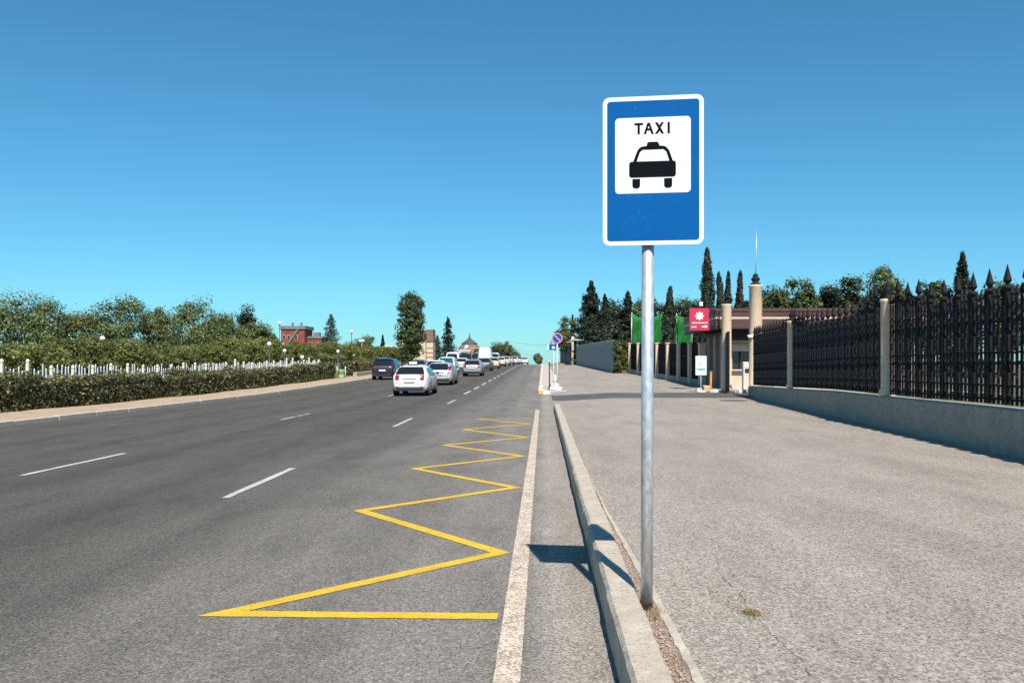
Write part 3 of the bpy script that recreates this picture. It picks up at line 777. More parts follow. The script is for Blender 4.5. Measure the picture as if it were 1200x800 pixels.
# pale green bin at the end of the hedge
bp = at(396, 447, 66.5); be = empty('litter_bin', (bp.x, 67.6, r(67)+.11)); tag(be, 'pale green plastic litter bin at the end of the long hedge', 'bin')
mb = MB(); mb.lathe([(.22, 0), (.26, .08), (.30, .62), (.32, .64), (.32, .68), (.27, .68), (.25, .60), (.22, .1)], 14); mb.build('bucket', M['bin'], be)
for sx in (-1, 1): MB().tube([(sx*.33, 0, 0), (sx*.33, 0, .95)], .03, 6).build('bracket_post', M['cream_post'], be)
MB().lathe([(.325, 0), (.325, .03)], 14, (0, 0, .40)).build('band', M['trim'], be)

# lamps
def park_lamp(x, ytop, Y, h_glob=.17, label='', tall=False):
    X = (x-CX)*Y/F; g = r(Y)+.02; H = EYE-(ytop-CY)*Y/F-g
    e = empty('street_lamp' if tall else 'park_lamp', (X, Y, g)); tag(e, label, 'lamp')
    mb = MB(); mb.lathe([(.10, 0), (.10, .25), (.055, .32), (.05, 1.2), (.04, H-.3), (.07, H-.26), (.08, H-.2)], 10); mb.build('post', M['lamp_post'], e)
    k = h_glob
    mb = MB(); mb.lathe([(k*.45, H-.2), (k*.9, H-.2+k*.5), (k, H-.2+k), (k*.85, H-.2+k*1.5), (k*.4, H-.2+k*1.9), (.01, H-.2+k*2)], 12); mb.build('globe', M['globe'], e)
    return e
park_lamp(315.5, 402, 58, .15, 'dark lamp post with small white globe rising through the picket fence')
park_lamp(332, 403, 82, .15, 'white globe lamp below the brick building, left of the two close together')
park_lamp(333.5, 410, 66, .14, 'lower white globe lamp just under the brick building')
park_lamp(327.5, 379, 120, .26, 'tall lamp with big white head at the left corner of the brick building', True)
park_lamp(354, 418, 72, .17, 'short white globe lamp among clipped trees near the hedge end')
park_lamp(396, 411, 78, .15, 'dark park lamp post above the pale green bin')
park_lamp(412, 389, 118, .26, 'tall lamp with white head right of the blue-green conifer', True)
park_lamp(414.5, 416, 92, .16, 'small globe lamp above the shorter hedge')
park_lamp(300, 408, 70, .14, 'slim globe lamp behind pickets under the dark tall park tree')
park_lamp(120, 396, 55, .17, 'park lamp far left of the taxi behind the hedge')
# white board above the clipped trees
wb = empty('billboard', (at(424, 402, 120).x, 120, r(120))); tag(wb, 'small white board on a post above the clipped trees', 'sign')
MB().tube([(0, 0, 0), (0, 0, 3.6)], .07, 8).build('post', M['lamp_post'], wb); MB().box((0, -.1, 3.8), (.75, .06, .32), bev=.01).build('board', M['swhite'], wb)

# clipped row trees
cl_m = [None]*4
for k in range(4):
    cl_m[k] = (make_crown('clipped', 3.9, 1.75, 40+k, 5200, .16, M['lf_olive']), make_trunk(1.45, 1.6, 3.6, 40+k, 'clipped'))
rg = random.Random(31); i = 0
for X0, ya, yb, st in ((-22.5, 24, 150, 4.5), (-28.5, 34, 150, 5.4)):
    y = ya
    while y < yb:
        px = CX+X0*F/y
        if px > -40:
            e, _ = tree('park_tree', 'clipped', (X0+rg.uniform(-.5, .5), y, r(y)), 3.9, 1.75, 1.4, None, 'clipped olive-green tree of the park rows behind the picket fence', 'tree', 'clipped trees in rows in the park', meshes=cl_m[i % 4])
            k = rg.uniform(.90, 1.08); e.scale = (k, k, k*rg.uniform(.80, .95)); i += 1
        y += st*rg.uniform(.9, 1.1)
# tall trees behind
for x, yt, w, Y, kind, mat, lab, sd in (
    (226, 349, 60, 78, 'round', 'lf_green', 'broad green tree rising at the left above the clipped rows', 1),
    (252, 364, 46, 82, 'round', 'lf_green', 'leafy green park tree second from the tall dark one', 2),
    (271, 364, 40, 86, 'round', 'lf_green', 'leafy green park tree just left of the tall dark one', 3),
    (291, 355, 30, 92, 'round', 'lf_dark', 'tall dark tree standing highest above the left park trees', 4),
    (303, 373, 36, 84, 'round', 'lf_green', 'leafy tree right of the tall dark park tree', 5),
    (315, 385, 26, 88, 'round', 'lf_olive', 'last low park tree before the brick building', 6),
    (186, 356, 56, 80, 'round', 'lf_olive', 'olive-green tree left of the broad green park tree', 7),
    (142, 344, 60, 76, 'round', 'lf_green', 'high rounded tree at the far left of the park', 8),
    (98, 360, 60, 78, 'round', 'lf_olive', 'wide olive tree at far left behind the hedge', 9),
    (52, 346, 66, 74, 'round', 'lf_green', 'second tree from the left edge of the park', 10),
    (8, 338, 70, 72, 'round', 'lf_green', 'leftmost tall tree of the park', 11),
    (350, 404, 34, 150, 'round', 'lf_olive', 'low tree in front of the brick building', 13),
    (388, 369, 35, 150, 'spruce', 'lf_blue', 'blue-green conical conifer right of the brick building', 14),
    (430, 392, 22, 160, 'round', 'lf_green', 'small tree between the white board and the spindly conifer', 15),
    (418, 397, 22, 175, 'round', 'lf_far', 'pale far tree behind the tall lamp', 16),
    (448.5, 393, 10, 170, 'spruce', 'lf_dark', 'small dark spire conifer left of the poplar', 17),
    (458, 412, 30, 150, 'round', 'lf_olive', 'low olive tree behind the dark car', 18),
    (481.5, 340, 35, 118, 'poplar', 'lf_poplar', 'tall dark poplar beside the cream stone tower', 19),
    (525, 372, 25, 150, 'spruce', 'lf_dark', 'dark spruce left of the domed pavilion', 20),
    (512.5, 393, 15, 165, 'spruce', 'lf_blue', 'bluish conifer half hidden by the dark spruce', 21),
    (583, 401, 24, 178, 'round', 'lf_far', 'far tree right of the white van', 22),
    (593, 399, 20, 184, 'round', 'lf_far', 'highest tree of the clump at the end of the parked cars', 23),
    (603, 411, 16, 190, 'round', 'lf_green', 'lowest tree of the clump at the end of the parked cars', 24),
    (630, 414, 12, 190, 'round', 'lf_green', 'small bushy tree on the crest of the road', 25),
    (558, 408, 18, 200, 'round', 'lf_green', 'small tree behind the white van', 26)):
    big = Y < 100
    tree_px('park_tree' if kind == 'round' else {'spruce': 'conifer_tree', 'poplar': 'poplar_tree'}[kind], kind, x, yt, w, Y, M[mat], lab, trunk=.04 if kind != 'round' else .16, seed=sd,
            n=17000 if kind == 'poplar' else (7000 if big else 4200), leaf=.26 if not big else .20)

# ------------------------------------------------------------------ far buildings on the left
def building_windows(e, mat_f, xs, zs, w, h, yf):
    fm = MB().box((0, 0, 0), (w+.16, .10, h+.16), bev=.01).mesh('window', M['stone_cream']); gm = MB().box((0, -.06, 0), (w, .04, h)).mesh('pane', M['glass'])
    for x in xs:
        for z in zs:
            o = link('window', fm, e, (x, yf, z)); link('pane', gm, o)
Yb = 230; g = r(Yb)
be = empty('brick_building', (at(343, 400, Yb).x, Yb, g)); tag(be, 'red brick building with grey flat top rising over the park', 'building')
zt = at(343, 386, Yb).z-g; hw = 13.8*Yb/F
MB().box((0, 4, zt/2), (2*hw, 8, zt), bev=.05).build('wall', M['brick'], be)
MB().box((0, 4, zt+.5), (2*hw+.7, 8.6, 1.0), bev=.08).build('parapet', M['slate'], be)
for x in (-.4, 2.0): MB().box((x, 1.2, zt+1.35), (.5, .5, 1.1), bev=.04).build('chimney', M['slate'], be)
building_windows(be, None, (-2.3, -1.0, .9), (zt-2.0, zt-4.6, zt-7.2), .62, 1.0, -.03)
mb = MB(); mb.box((0, 0, 0), (.42, .3, 6.2), M=Matrix.Rotation(.62, 4, 'Y')); mb.build('roof_brace', M['slate'], be, (-.1, -.2, zt-2.2))
e2 = empty('brick_annex', (at(365, 400, Yb).x, Yb+3, g)); tag(e2, 'lower red brick annex with grey rooftop box beside the brick building', 'building')
zt2 = at(365, 396.5, Yb+3).z-g; w2 = 17.5*(Yb+3)/F
MB().box((0, 3.5, zt2/2), (w2, 7, zt2), bev=.05).build('wall', M['brick'], e2); MB().box((0, 3.5, zt2+.3), (w2+.4, 7.4, .6), bev=.05).build('parapet', M['slate'], e2)
MB().box((.2, 2.0, zt2+1.1), (1.7, 2, 1.2), bev=.05).build('rooftop_box', M['slate'], e2)
building_windows(e2, None, (-1.0, .8), (zt2-1.6, zt2-4.0), .6, 1.0, -.03)
# cream stone tower behind the poplar
Yt = 140; g = r(Yt); tw = empty('stone_tower', (at(486, 400, Yt).x, Yt, g)); tag(tw, 'cream stone tower with brown top behind the tall poplar', 'building')
zt = at(486, 386.5, Yt).z-g; k = Yt/F; zm = at(0, 400.5, Yt).z-g
mb = MB(); mb.prism_y([(-20*k, zm+.02), (21.5*k, zm+.02), (21.2*k, zt+.1), (-20.5*k, zt-.4)], 0, 3.4); mb.build('upper_block', M['stone_brown'], tw)
mb = MB(); mb.prism_y([(-17*k, 0), (21*k, 0), (21.3*k, zm), (-19*k, zm)], .12, 3.2); mb.build('lower_block', M['stone_cream'], tw)
mb = MB(); mb.prism_y([(-8*k, 0), (14*k, 0), (14*k, zm-.05), (9.5*k, zm-.05), (6*k, 2.5), (-4*k, 1.1), (-8*k, .9)], -1.2, .118); mb.build('buttress', M['stone_cream'], tw)
for i in range(4): MB().box((17.6*k, .06, .7+i*(zm-.9)/4), (6.8*k, .10, .10)).build('string_course', M['tan_stone'], tw)
for i in range(3): MB().box((-4*k+i*1.15, -.06, zm+.9), (.45, .14, .9), bev=.01).build('slot', M['dark_brown'], tw)
# low white roof left of the poplar
wk = empty('kiosk', (at(457, 420, 150).x, 152, r(150))); tag(wk, 'low white roofed kiosk between the poplar and the dark car', 'kiosk')
MB().box((0, 0, 1.4), (2.4, 2.4, 2.8), bev=.03).build('wall', M['cream'], wk); mb = MB(); z0 = 2.8; mb.prism_y([(-1.6, z0), (1.6, z0), (1.5, z0+.25), (-.8, z0+.62), (-1.5, z0+.35)], -1.5, 1.5); mb.build('roof', M['swhite'], wk)
MB().box((0, -1.22, 1.7), (1.4, .08, .9), bev=.01).build('window', M['glass'], wk)
# domed pavilion
Yp = 215; g = r(Yp)-.2; pv = empty('pavilion', (at(549, 400, Yp).x, Yp+3, g)); tag(pv, 'domed pavilion with dark tiered roof and finial beyond the parked cars', 'building'); k = Yp/F
def zz_(y): return at(0, y, Yp).z-g
mb = MB(); mb.lathe([(15.4*k, zz_(411)), (15.2*k, zz_(410.4)), (12.4*k, zz_(406.6)), (8.6*k, zz_(402.6))], 8, smooth=False); mb.build('lower_roof', M['roof_brown'], pv)
mb = MB(); mb.lathe([(9.8*k, zz_(402.6)), (9.3*k, zz_(401.8)), (6.4*k, zz_(399.8)), (3.4*k, zz_(397.6)), (1.3*k, zz_(395.6)), (.8*k, zz_(393.4))], 8, smooth=False); mb.build('upper_roof', M['roof_dark'], pv)
mb = MB(); mb.lathe([(.9*k, zz_(393)), (.5*k, zz_(392.4)), (.7*k, zz_(391.6)), (.2*k, zz_(390.4)), (.06*k, zz_(388.6))], 8); mb.build('finial', M['roof_dark'], pv)
mb = MB(); mb.lathe([(13.2*k, -1), (13.2*k, zz_(411))], 8, smooth=False); mb.build('wall', M['cream'], pv)
for a in range(8):
    t = (a+.5)*PI/4; MB().box((12.3*k*math.cos(t), 12.3*k*math.sin(t), zz_(418)), (.12, 2.0, 2.3), rz=t, bev=.01).build('window', M['glass'], pv)
mb = MB(); mb.prism_y([(-1.1*k*2, zz_(409)), (1.1*k*2, zz_(409)), (1.1*k*2, zz_(405)), (0, zz_(403.6)), (-1.1*k*2, zz_(405))], -2.6, -1.0); mb.build('dormer', M['swhite'], pv, (-2.4*k, 0, 0))
an = empty('red_annex', (at(556.5, 412, 200).x, 200, r(200))); tag(an, 'orange-red flat annex in front of the pavilion', 'building')
ztop = at(0, 408.5, 200).z-r(200); MB().box((0, 1.5, ztop/2), (2.0, 3, ztop), bev=.03).build('wall', M['terracotta'], an); MB().box((0, 1.5, ztop+.1), (2.2, 3.2, .2), bev=.02).build('roof', M['tan_stone'], an)
MB().box((0, -.04, ztop-1), (.6, .1, .7), bev=.01).build('window', M['glass'], an)
an = empty('cream_annex', (at(544, 412, 196).x, 196, r(196))); tag(an, 'low cream annex left of the orange-red one', 'building')
ztop = at(0, 410.5, 196).z-r(196); MB().box((0, 1.5, ztop/2), (2.9, 3, ztop), bev=.03).build('wall', M['shutter'], an); MB().box((0, 1.5, ztop+.08), (3.1, 3.2, .16), bev=.02).build('roof', M['swhite'], an)
MB().box((.4, -.04, ztop-.9), (.7, .1, .6), bev=.01).build('window', M['glass'], an)

# ------------------------------------------------------------------ vehicles
PROF = {
 'hatch': dict(L=4.4, W=1.76, up=[(0, .70), (.03, .92), (.12, 1.02), (.58, 1.36), (.90, 1.445), (1.5, 1.49), (2.1, 1.49), (2.7, 1.41), (3.45, 1.02), (4.1, .86), (4.33, .72), (4.4, .55)], belt=.98, rear=(.14, .57), front=(2.75, 3.42), sw=[(.75, 1.25), (1.35, 2.05), (2.15, 2.85)], wb=(.80, 3.52)),
 'wagon': dict(L=4.6, W=1.76, up=[(0, .66), (.04, .90), (.12, .98), (.36, 1.36), (.60, 1.44), (1.6, 1.48), (2.3, 1.46), (2.9, 1.34), (3.5, .98), (4.3, .82), (4.53, .68), (4.6, .52)], belt=.93, rear=(.13, .36), front=(2.88, 3.45), sw=[(.55, 1.2), (1.3, 2.05), (2.15, 2.95)], wb=(.90, 3.65)),
 'suv': dict(L=4.5, W=1.84, up=[(0, .75), (.03, 1.0), (.10, 1.08), (.34, 1.54), (.55, 1.64), (1.5, 1.70), (2.2, 1.68), (2.7, 1.56), (3.3, 1.12), (4.2, .98), (4.43, .80), (4.5, .6)], belt=1.05, rear=(.11, .33), front=(2.72, 3.25), sw=[(.55, 1.15), (1.25, 1.95), (2.05, 2.75)], wb=(.85, 3.5)),
 'van': dict(L=5.2, W=1.95, up=[(0, .8), (.02, 1.2), (.06, 1.5), (.14, 2.02), (.3, 2.14), (1.5, 2.18), (3.2, 2.16), (3.9, 2.0), (4.6, 1.25), (5.0, 1.0), (5.15, .8), (5.2, .6)], belt=1.15, rear=(.035, .13), front=(3.95, 4.55), sw=[(.4, 1.6), (1.75, 2.9), (3.05, 3.95)], wb=(1.0, 4.2)),
 'highvan': dict(L=5.6, W=2.06, up=[(0, .8), (.02, 1.3), (.05, 2.1), (.12, 2.75), (.3, 2.86), (1.5, 2.90), (3.4, 2.86), (4.0, 2.55), (4.8, 1.35), (5.3, 1.1), (5.52, .85), (5.6, .6)], belt=1.3, rear=None, front=(4.1, 4.75), sw=[(3.3, 4.1)], wb=(1.1, 4.5)),
 'sedan': dict(L=4.6, W=1.76, up=[(0, .60), (.03, .88), (.12, .96), (.65, 1.0), (1.15, 1.34), (1.6, 1.42), (2.2, 1.43), (2.7, 1.34), (3.4, .98), (4.3, .82), (4.53, .68), (4.6, .5)], belt=.93, rear=(.66, 1.12), front=(2.75, 3.35), sw=[(1.2, 2.0), (2.1, 2.85)], wb=(.95, 3.6)),
}
def car(kind, body_m, X, Y, label, taxi=False, glassm='c_glass', yaw=0.0, group='cars along the left side of the road', name=None, lamps='corner'):
    p = PROF[kind]; L, W, belt = p['L'], p['W'], p['belt']
    e = empty(name or {'van': 'minivan', 'highvan': 'delivery_van'}.get(kind, 'car'), (X, Y, r(Y)+.008), yaw)
    e.rotation_euler = (math.atan((r(Y+4)-r(Y))/4), 0, yaw); tag(e, label, 'van' if 'van' in kind else 'car', group)
    ux, uz = zip(*p['up'])
    def up(y): return float(np.interp(y, ux, uz))
    def hw(y): return float(np.interp(y, [0, .05, .18, .6, L-1.0, L-.3, L-.05, L], [.80, .86, .93, 1., 1., .92, .74, .62]))*W/2
    roofmax = max(uz)
    tum = {'highvan': .40, 'hatch': .36, 'wagon': .33, 'sedan': .36}.get(kind, .27)
    def wt(y): return hw(y)*(1-tum*max(0, up(y)-belt)/max(.3, roofmax-belt))-.02
    ys = sorted(set(list(ux)+list(np.linspace(.2, L-.2, 26)))); rows = []
    for y in ys:
        z1 = up(y); b = min(belt, z1-.03); w = hw(y); t = wt(y); zb = .24+.10*(1 if y < .1 or y > L-.1 else 0)
        sh = min(.11, max(.0, (z1-b))*.4)
        half = [(w*.80, zb), (w*.97, zb+.05), (w*1.0, zb+.20), (w*1.01, b*.78), (w*.985, b), (t+(w-t)*.35*(sh/.11), z1-sh) if z1-b > .06 else (w*.93, z1-.012), (t*.93, z1-sh*.28), (t*.78, z1), (t*.3, z1+.008)]
        row = [(x, y, z) for x, z in half]+[(-x, y, z) for x, z in half[::-1]]; rows.append(row+[row[0]])
    mb = MB(); mb.grid([[q for q in rw] for rw in rows]); mb.face([rows[0][k] for k in range(len(rows[0])-1)]); mb.face([rows[-1][k] for k in range(len(rows[0])-1)][::-1])
    mb.build('body', body_m, e)
    def top_pane(ya, yb, fr, name_, off=.012, inset=.0):
        mb = MB(); R = []
        for y in np.linspace(ya, yb, 6):
            d = .04; n = Vector((0, -(up(y+d)-up(y-d))/(2*d), 1)).normalized(); w = wt(y)*fr
            R.append([(w*u, y+n.y*off, up(y)+n.z*off+(.008 if abs(u) < .5 else 0)) for u in (-1, -.8, -.4, 0, .4, .8, 1)])
        mb.grid(R); return mb.build(name_, M[glassm], e)
    if p['rear']: top_pane(*p['rear'], .93, 'rear_window')
    top_pane(*p['front'], .93, 'windscreen')
    for sx in (-1, 1):
        for ya, yb in p['sw']:
            R = []
            for y in np.linspace(ya, yb, 5):
                z1 = up(y); w, t = hw(y)*.985, wt(y)
                a = Vector((w, belt+.02)); b = Vector((t+(w-t)*.35, z1-.11))
                R.append([(sx*(a.x+(b.x-a.x)*q+.012), y, a.y+(b.y-a.y)*q) for q in (.02, .5, .94)])
            mb = MB(); mb.grid(R if sx > 0 else [x[::-1] for x in R]); mb.build('side_window', M[glassm], e)
        MB().box((sx*(W/2+.09), p['front'][1]-.42, belt+.08), (.17, .10, .13), bev=.03).build('mirror', M['trim'] if taxi else body_m, e)
        for ya in p['wb']:
            wh = empty('wheel', (sx*(W/2-.115), ya, .315), 0, e)
            mb = MB(); mb.lathe([(.20, -.115), (.30, -.115), (.315, -.09), (.315, .09), (.30, .115), (.20, .115)], 20)
            o = mb.build('tyre', M['tyre'], wh); o.rotation_euler.y = PI/2
            mb = MB(); mb.lathe([(.05, .06*sx), (.21, .085*sx), (.215, .118*sx), (.19, .119*sx)] if sx > 0 else [(.19, -.119), (.215, -.118), (.21, -.085), (.05, -.06)], 16); o = mb.build('rim', M['rim'], wh); o.rotation_euler.y = PI/2
            # wheel-arch lip
            mb = MB(); R = []
            for k in range(13):
                t = PI*k/12; R.append([(sx*(W/2*1.012), ya+q*math.cos(t), .315+q*math.sin(t)) for q in (.33, .385)])
            mb.grid(R, False); mb.build('wheel_arch', M['trim'], e)
        if lamps == 'tall': z0, z1, lw = belt-.16, belt+.30, .16
        else: z0, z1, lw = belt-.20, belt+.04, .24
        mb = MB(); R = []
        for z in np.linspace(z0, z1, 4):
            y = float(np.interp(z, uz[:5], ux[:5])); w = hw(max(y, .05))*(.985 if z < belt else .93)
            R.append([(sx*(w-lw), y-.02, z), (sx*(w-.06), y-.012, z), (sx*(w+.012), y+.07, z), (sx*(w+.02), y+.24, z)])
        mb.grid(R if sx > 0 else [x[::-1] for x in R]); mb.build('tail_light', M['tail'], e)
        MB().box((sx*W*.34, L-.10, .66), (.36, .16, .13), bev=.03).build('headlight', M['lampw'], e)
    # rear face furniture
    MB().box((0, .0, .50), (W*.80, .10, .16), bev=.03).build('rear_bumper', body_m, e)
    MB().box((0, .015, .33), (W*.74, .10, .14), bev=.02).build('bumper_valance', M['trim'], e)
    MB().box((0, -.045, .50 if kind == 'van' else .74), (.52, .012, .115)).build('licence_plate', M['plate'], e)
    MB().box((0, .0, .835), (.62, .06, .035), bev=.008).build('tailgate_trim', M['trim'] if not taxi else M['rim'], e)
    MB().box((0, L-.02, .46), (W*.6, .06, .16), bev=.02).build('grille', M['trim'], e)
    def ysf(z): return float(np.interp(z, uz[:5], ux[:5]))
    seam = M['trim']
    for sx in (-1, 1):
        xs_ = sx*(W/2*.70)
        MB().tube([(xs_, ysf(z)-.004, z) for z in np.linspace(.60, min(belt+.02, uz[2]), 5)], .009, 4).build('tailgate_seam', seam, e)
        for yd in [a for a, _ in p['sw']][(1 if len(p['sw']) > 2 else 0):]+[p['sw'][-1][1]+.05]:
            w = hw(yd); MB().tube([(sx*w*1.002, yd, .40), (sx*(w*1.012+.002), yd, belt*.76), (sx*(w*.99+.004), yd, belt-.01)], .007, 4).build('door_seam', seam, e)
        for yd in [b for _, b in p['sw']][-2:]:
            MB().box((sx*(hw(yd)*1.01+.012), yd-.72 if yd > 1 else yd, belt-.10), (.03, .20, .035), bev=.01).build('door_handle', body_m, e)
        MB().box((sx*(W/2*.985), L/2-.02, .27), (.05, p['wb'][1]-p['wb'][0]-.72, .09), bev=.02).build('sill_trim', M['trim'], e)
        MB().box((sx*W*.33, -.048, .45), (.16, .02, .035), bev=.005).build('reflector', M['tail'], e)
    MB().tube([(-W*.35, ysf(.60)-.05, .595), (W*.35, ysf(.60)-.05, .595)], .008, 4).build('bumper_seam', seam, e)
    if p['rear'] and kind in ('hatch', 'wagon', 'suv'):
        yr = p['rear'][1]; MB().box((0, yr+.06, up(yr+.06)+.035), (wt(yr)*1.75, .22, .035), bev=.012).build('roof_spoiler', body_m, e)
        yr, zr = p['rear'][0]+.03, up(p['rear'][0]+.03)
        MB().tube([(0, yr-.03, zr+.01), (.30, yr+.03, zr+.10)], .010, 5).build('rear_wiper', M['trim'], e)
    if taxi:
        mb = MB(); mb.box((0, 1.15, roofmax+.085), (.40, .16, .15), bev=.04); mb.build('roof_light', M['swhite'], e)
        MB().box((0, 1.15, roofmax+.012), (.5, .2, .03), bev=.01).build('roof_light_base', M['trim'], e)
    return e
car('hatch', M['c_white'], -6.40, 41.0, 'nearest white hatchback taxi with roof light and dark rear window', True)
car('wagon', M['c_silver'], -6.78, 55.5, 'silver estate car with tall red tail lights just ahead of the taxi', lamps='tall')
car('hatch', M['c_grey'], -6.35, 76.5, 'light grey hatchback right of the silver estate car')
car('suv', M['c_navy'], -12.5, 66.5, 'dark navy SUV at the left kerb beyond the hedge')
car('hatch', M['c_white'], -8.95, 70.5, 'white hatchback half hidden behind the silver estate car')
car('suv', M['c_white'], -9.55, 84, 'white SUV with teal rear glass behind the silver estate', glassm='c_glass_t')
car('hatch', M['c_white'], -9.55, 99, 'white hatchback between the silver estate and the light grey hatchback')
car('sedan', M['c_dark'], -11.9, 80, 'dark saloon car low behind the taxi roof')
car('van', M['c_white'], -12.1, 114, 'white minivan in the back of the queue with its roof showing')
car('van', M['c_black'], -11.0, 121, 'black minivan above the light grey hatchback')
car('van', M['c_dark'], -9.6, 127, 'graphite minivan beside the tall white delivery van')
car('highvan', M['c_white'], -8.6, 125.5, 'tall blank white delivery van standing over the parked cars')
car('wagon', M['c_dark'], -6.75, 98, 'graphite estate car just ahead of the light grey hatchback')
car('hatch', M['c_cream'], -6.55, 111, 'cream hatchback ahead of the graphite estate car', lamps='tall')
car('sedan', M['c_white'], -6.55, 129, 'white saloon ahead of the cream hatchback')
car('hatch', M['c_cream'], -6.15, 138, 'cream hatchback far up the road')
car('sedan', M['c_silver'], -5.9, 146, 'silver saloon far up the road')
car('wagon', M['c_white'], -5.3, 153, 'white estate car near the crest of the road')
car('hatch', M['c_silver'], -4.7, 160, 'silver hatchback on the crest of the road')
car('sedan', M['c_white'], -3.6, 160, 'last white saloon on the crest of the road')
car('van', M['c_grey'], -8.6, 152, 'grey minivan far up the road behind the cream hatchback')

# ------------------------------------------------------------------ right side: near fence on its wall
def path_pts(y0, y1, st):
    n = max(2, int((y1-y0)/st)); return [(wall_x(y0+(y1-y0)*k/n), y0+(y1-y0)*k/n) for k in range(n+1)]
nf = empty('iron_fence', (8.2, 27, .14)); tag(nf, 'black wrought iron fence with spear tips and round posts on a low grey wall', 'fence')
def wtop(Y): return float(np.interp(Y, [-20, 15, 24, 38.4, 40], [.9, .88, .84, .60, .58]))
rows = []; O = Vector((8.2, 27, .14))
for x, yy in path_pts(4, 38.4, .6)+[(9.4, 38.9), (9.75, 39.15), (10.2, 39.2)]:
    zt = wtop(yy); dx = .42
    rows.append([(x-O.x, yy-O.y, -.10), (x+.02-O.x, yy-O.y, zt-O.z-.03), (x+.05-O.x, yy-O.y, zt-O.z), (x+dx-O.x, yy-O.y, zt-O.z), (x+dx-O.x, yy-O.y, -.1)])
mb = MB(); mb.grid([q[::-1] for q in rows], False); mb.face(rows[-1][::-1]); mb.face(rows[0]); mb.build('base_wall', M['basewall'], nf)
posts_y = [9.5, 19.6, 29.6]
def round_post(parent, x, y, z0, z1, rad, urn=True, name='post'):
    e = MB(); e.lathe([(rad*1.25, z0), (rad*1.25, z0+.18), (rad, z0+.22), (rad, z1-.10), (rad*1.12, z1-.06), (rad*1.12, z1)], 20); p = e.build(name, M['column'], parent, (x, y, 0))
    if urn:
        u = MB(); k = rad; u.lathe([(k*.75, z1), (k*.75, z1+.05), (k*.35, z1+.09), (k*.62, z1+.17), (k*.66, z1+.23), (k*.3, z1+.29), (k*.42, z1+.33), (k*.12, z1+.40), (k*.03, z1+.48)], 14); u.build('finial', M['iron'], p)
    return p
for py in posts_y: round_post(nf, wall_x(py)+.22-O.x, py-O.y, wtop(py)-O.z-.05, 3.08-O.z, .155)
# bars with spear tips: each its own piece
def bar_mesh(h, main):
    mb = MB()
    if main:
        mb.box((0, 0, h/2), (.062, .062, h)); mb.lathe([(.02, h), (.075, h+.08), (.07, h+.12), (.003, h+.40)], 6, smooth=False)
        for z in (h*.30, h*.62, h-.06): mb.lathe([(.05, z-.05), (.085, z), (.05, z+.05)], 6)
    else:
        mb.box((0, 0, h*.45), (.036, .036, h*.90)); mb.lathe([(.012, h*.90), (.044, h*.90+.05), (.003, h*.90+.24)], 6, smooth=False)
    return mb.mesh('bar', M['iron'])
def scroll(mb, c, rad, ang):
    pts = []
    for k in range(13):
        t = 2*PI*k/12; pts.append((c[0]+rad*math.cos(t)*math.cos(ang), c[1]+rad*math.cos(t)*math.sin(ang), c[2]+rad*math.sin(t)))
    mb.tube(pts, .019, 4, caps=False)
bmain = [bar_mesh(h, True) for h in (2.30, 2.44, 2.60)]; bthin = [bar_mesh(h, False) for h in (2.30, 2.44, 2.60)]
segs = [(5, 9.3), (9.75, 19.4), (19.85, 29.4), (29.85, 38.2)]
for si, (ya, yb) in enumerate(segs):
    xm = wall_x((ya+yb)/2)+.22; pn = empty('panel', (0, 0, 0), 0, nf)
    n = int((yb-ya)/.152); mbr = MB(); last = None
    def curve(t): return .0 if si == 3 else .34*(2*t-1)**2
    for k in range(n+1):
        y = ya+(yb-ya)*k/n; x = wall_x(y)+.22; t = k/n; ex = curve(t); zt = wtop(y)-O.z+.04
        me = (bmain if k % 4 == 0 else bthin)[0 if ex < .1 else (1 if ex < .24 else 2)]
        o = link('bar', me, pn, (x-O.x, y-O.y, zt)); o.scale = (1, 1, (2.96-wtop(y))/2.42 if si == 3 else (2.96-wtop(y))/2.42)
    for zz0 in (.10, .80, 1.62):
        pts = [(wall_x(y)+.22-O.x, y-O.y, wtop(y)-O.z+.04+zz0*(2.96-wtop(y))/2.42) for y in np.linspace(ya, yb, 14)]; mbr.tube(pts, .022, 4, smooth=False)
    mbr.build('rail', M['iron'], pn)
    ms = MB(); ang = math.atan2(1, (wall_x(yb)-wall_x(ya))/(yb-ya))
    for k in range(n):
        y = ya+(yb-ya)*(k+.5)/n; x = wall_x(y)+.22; f = (2.96-wtop(y))/2.42
        for zz0, rad in ((.92, .085), (1.78, .10), (.26, .09)) if k % 2 else ((1.10, .09), (.48, .10), (1.42, .10), (1.86, .09)): scroll(ms, (x-O.x, y-O.y, wtop(y)-O.z+.04+zz0*f), rad, ang)
    o = ms.build('scrollwork', M['iron'], pn); o['kind'] = 'stuff'
    for side in (0, 1):
        mt = MB()
        yp = yb if side == 0 and si < 3 else ya
        if si == 3 and side == 0: continue
        sg = -1 if side == 0 else 1
        for q in range(3):
            pts = [(wall_x(yp+sg*u)+.22-O.x, yp+sg*u-O.y, 3.02-O.z+.22*q*.5-.10*u*(.6+q*.3)+.06*math.sin(u*6+q)) for u in np.linspace(.05, 1.7, 12)]; mt.tube(pts, .014, 4)
        mt.build('crest_scroll', M['iron'], pn)

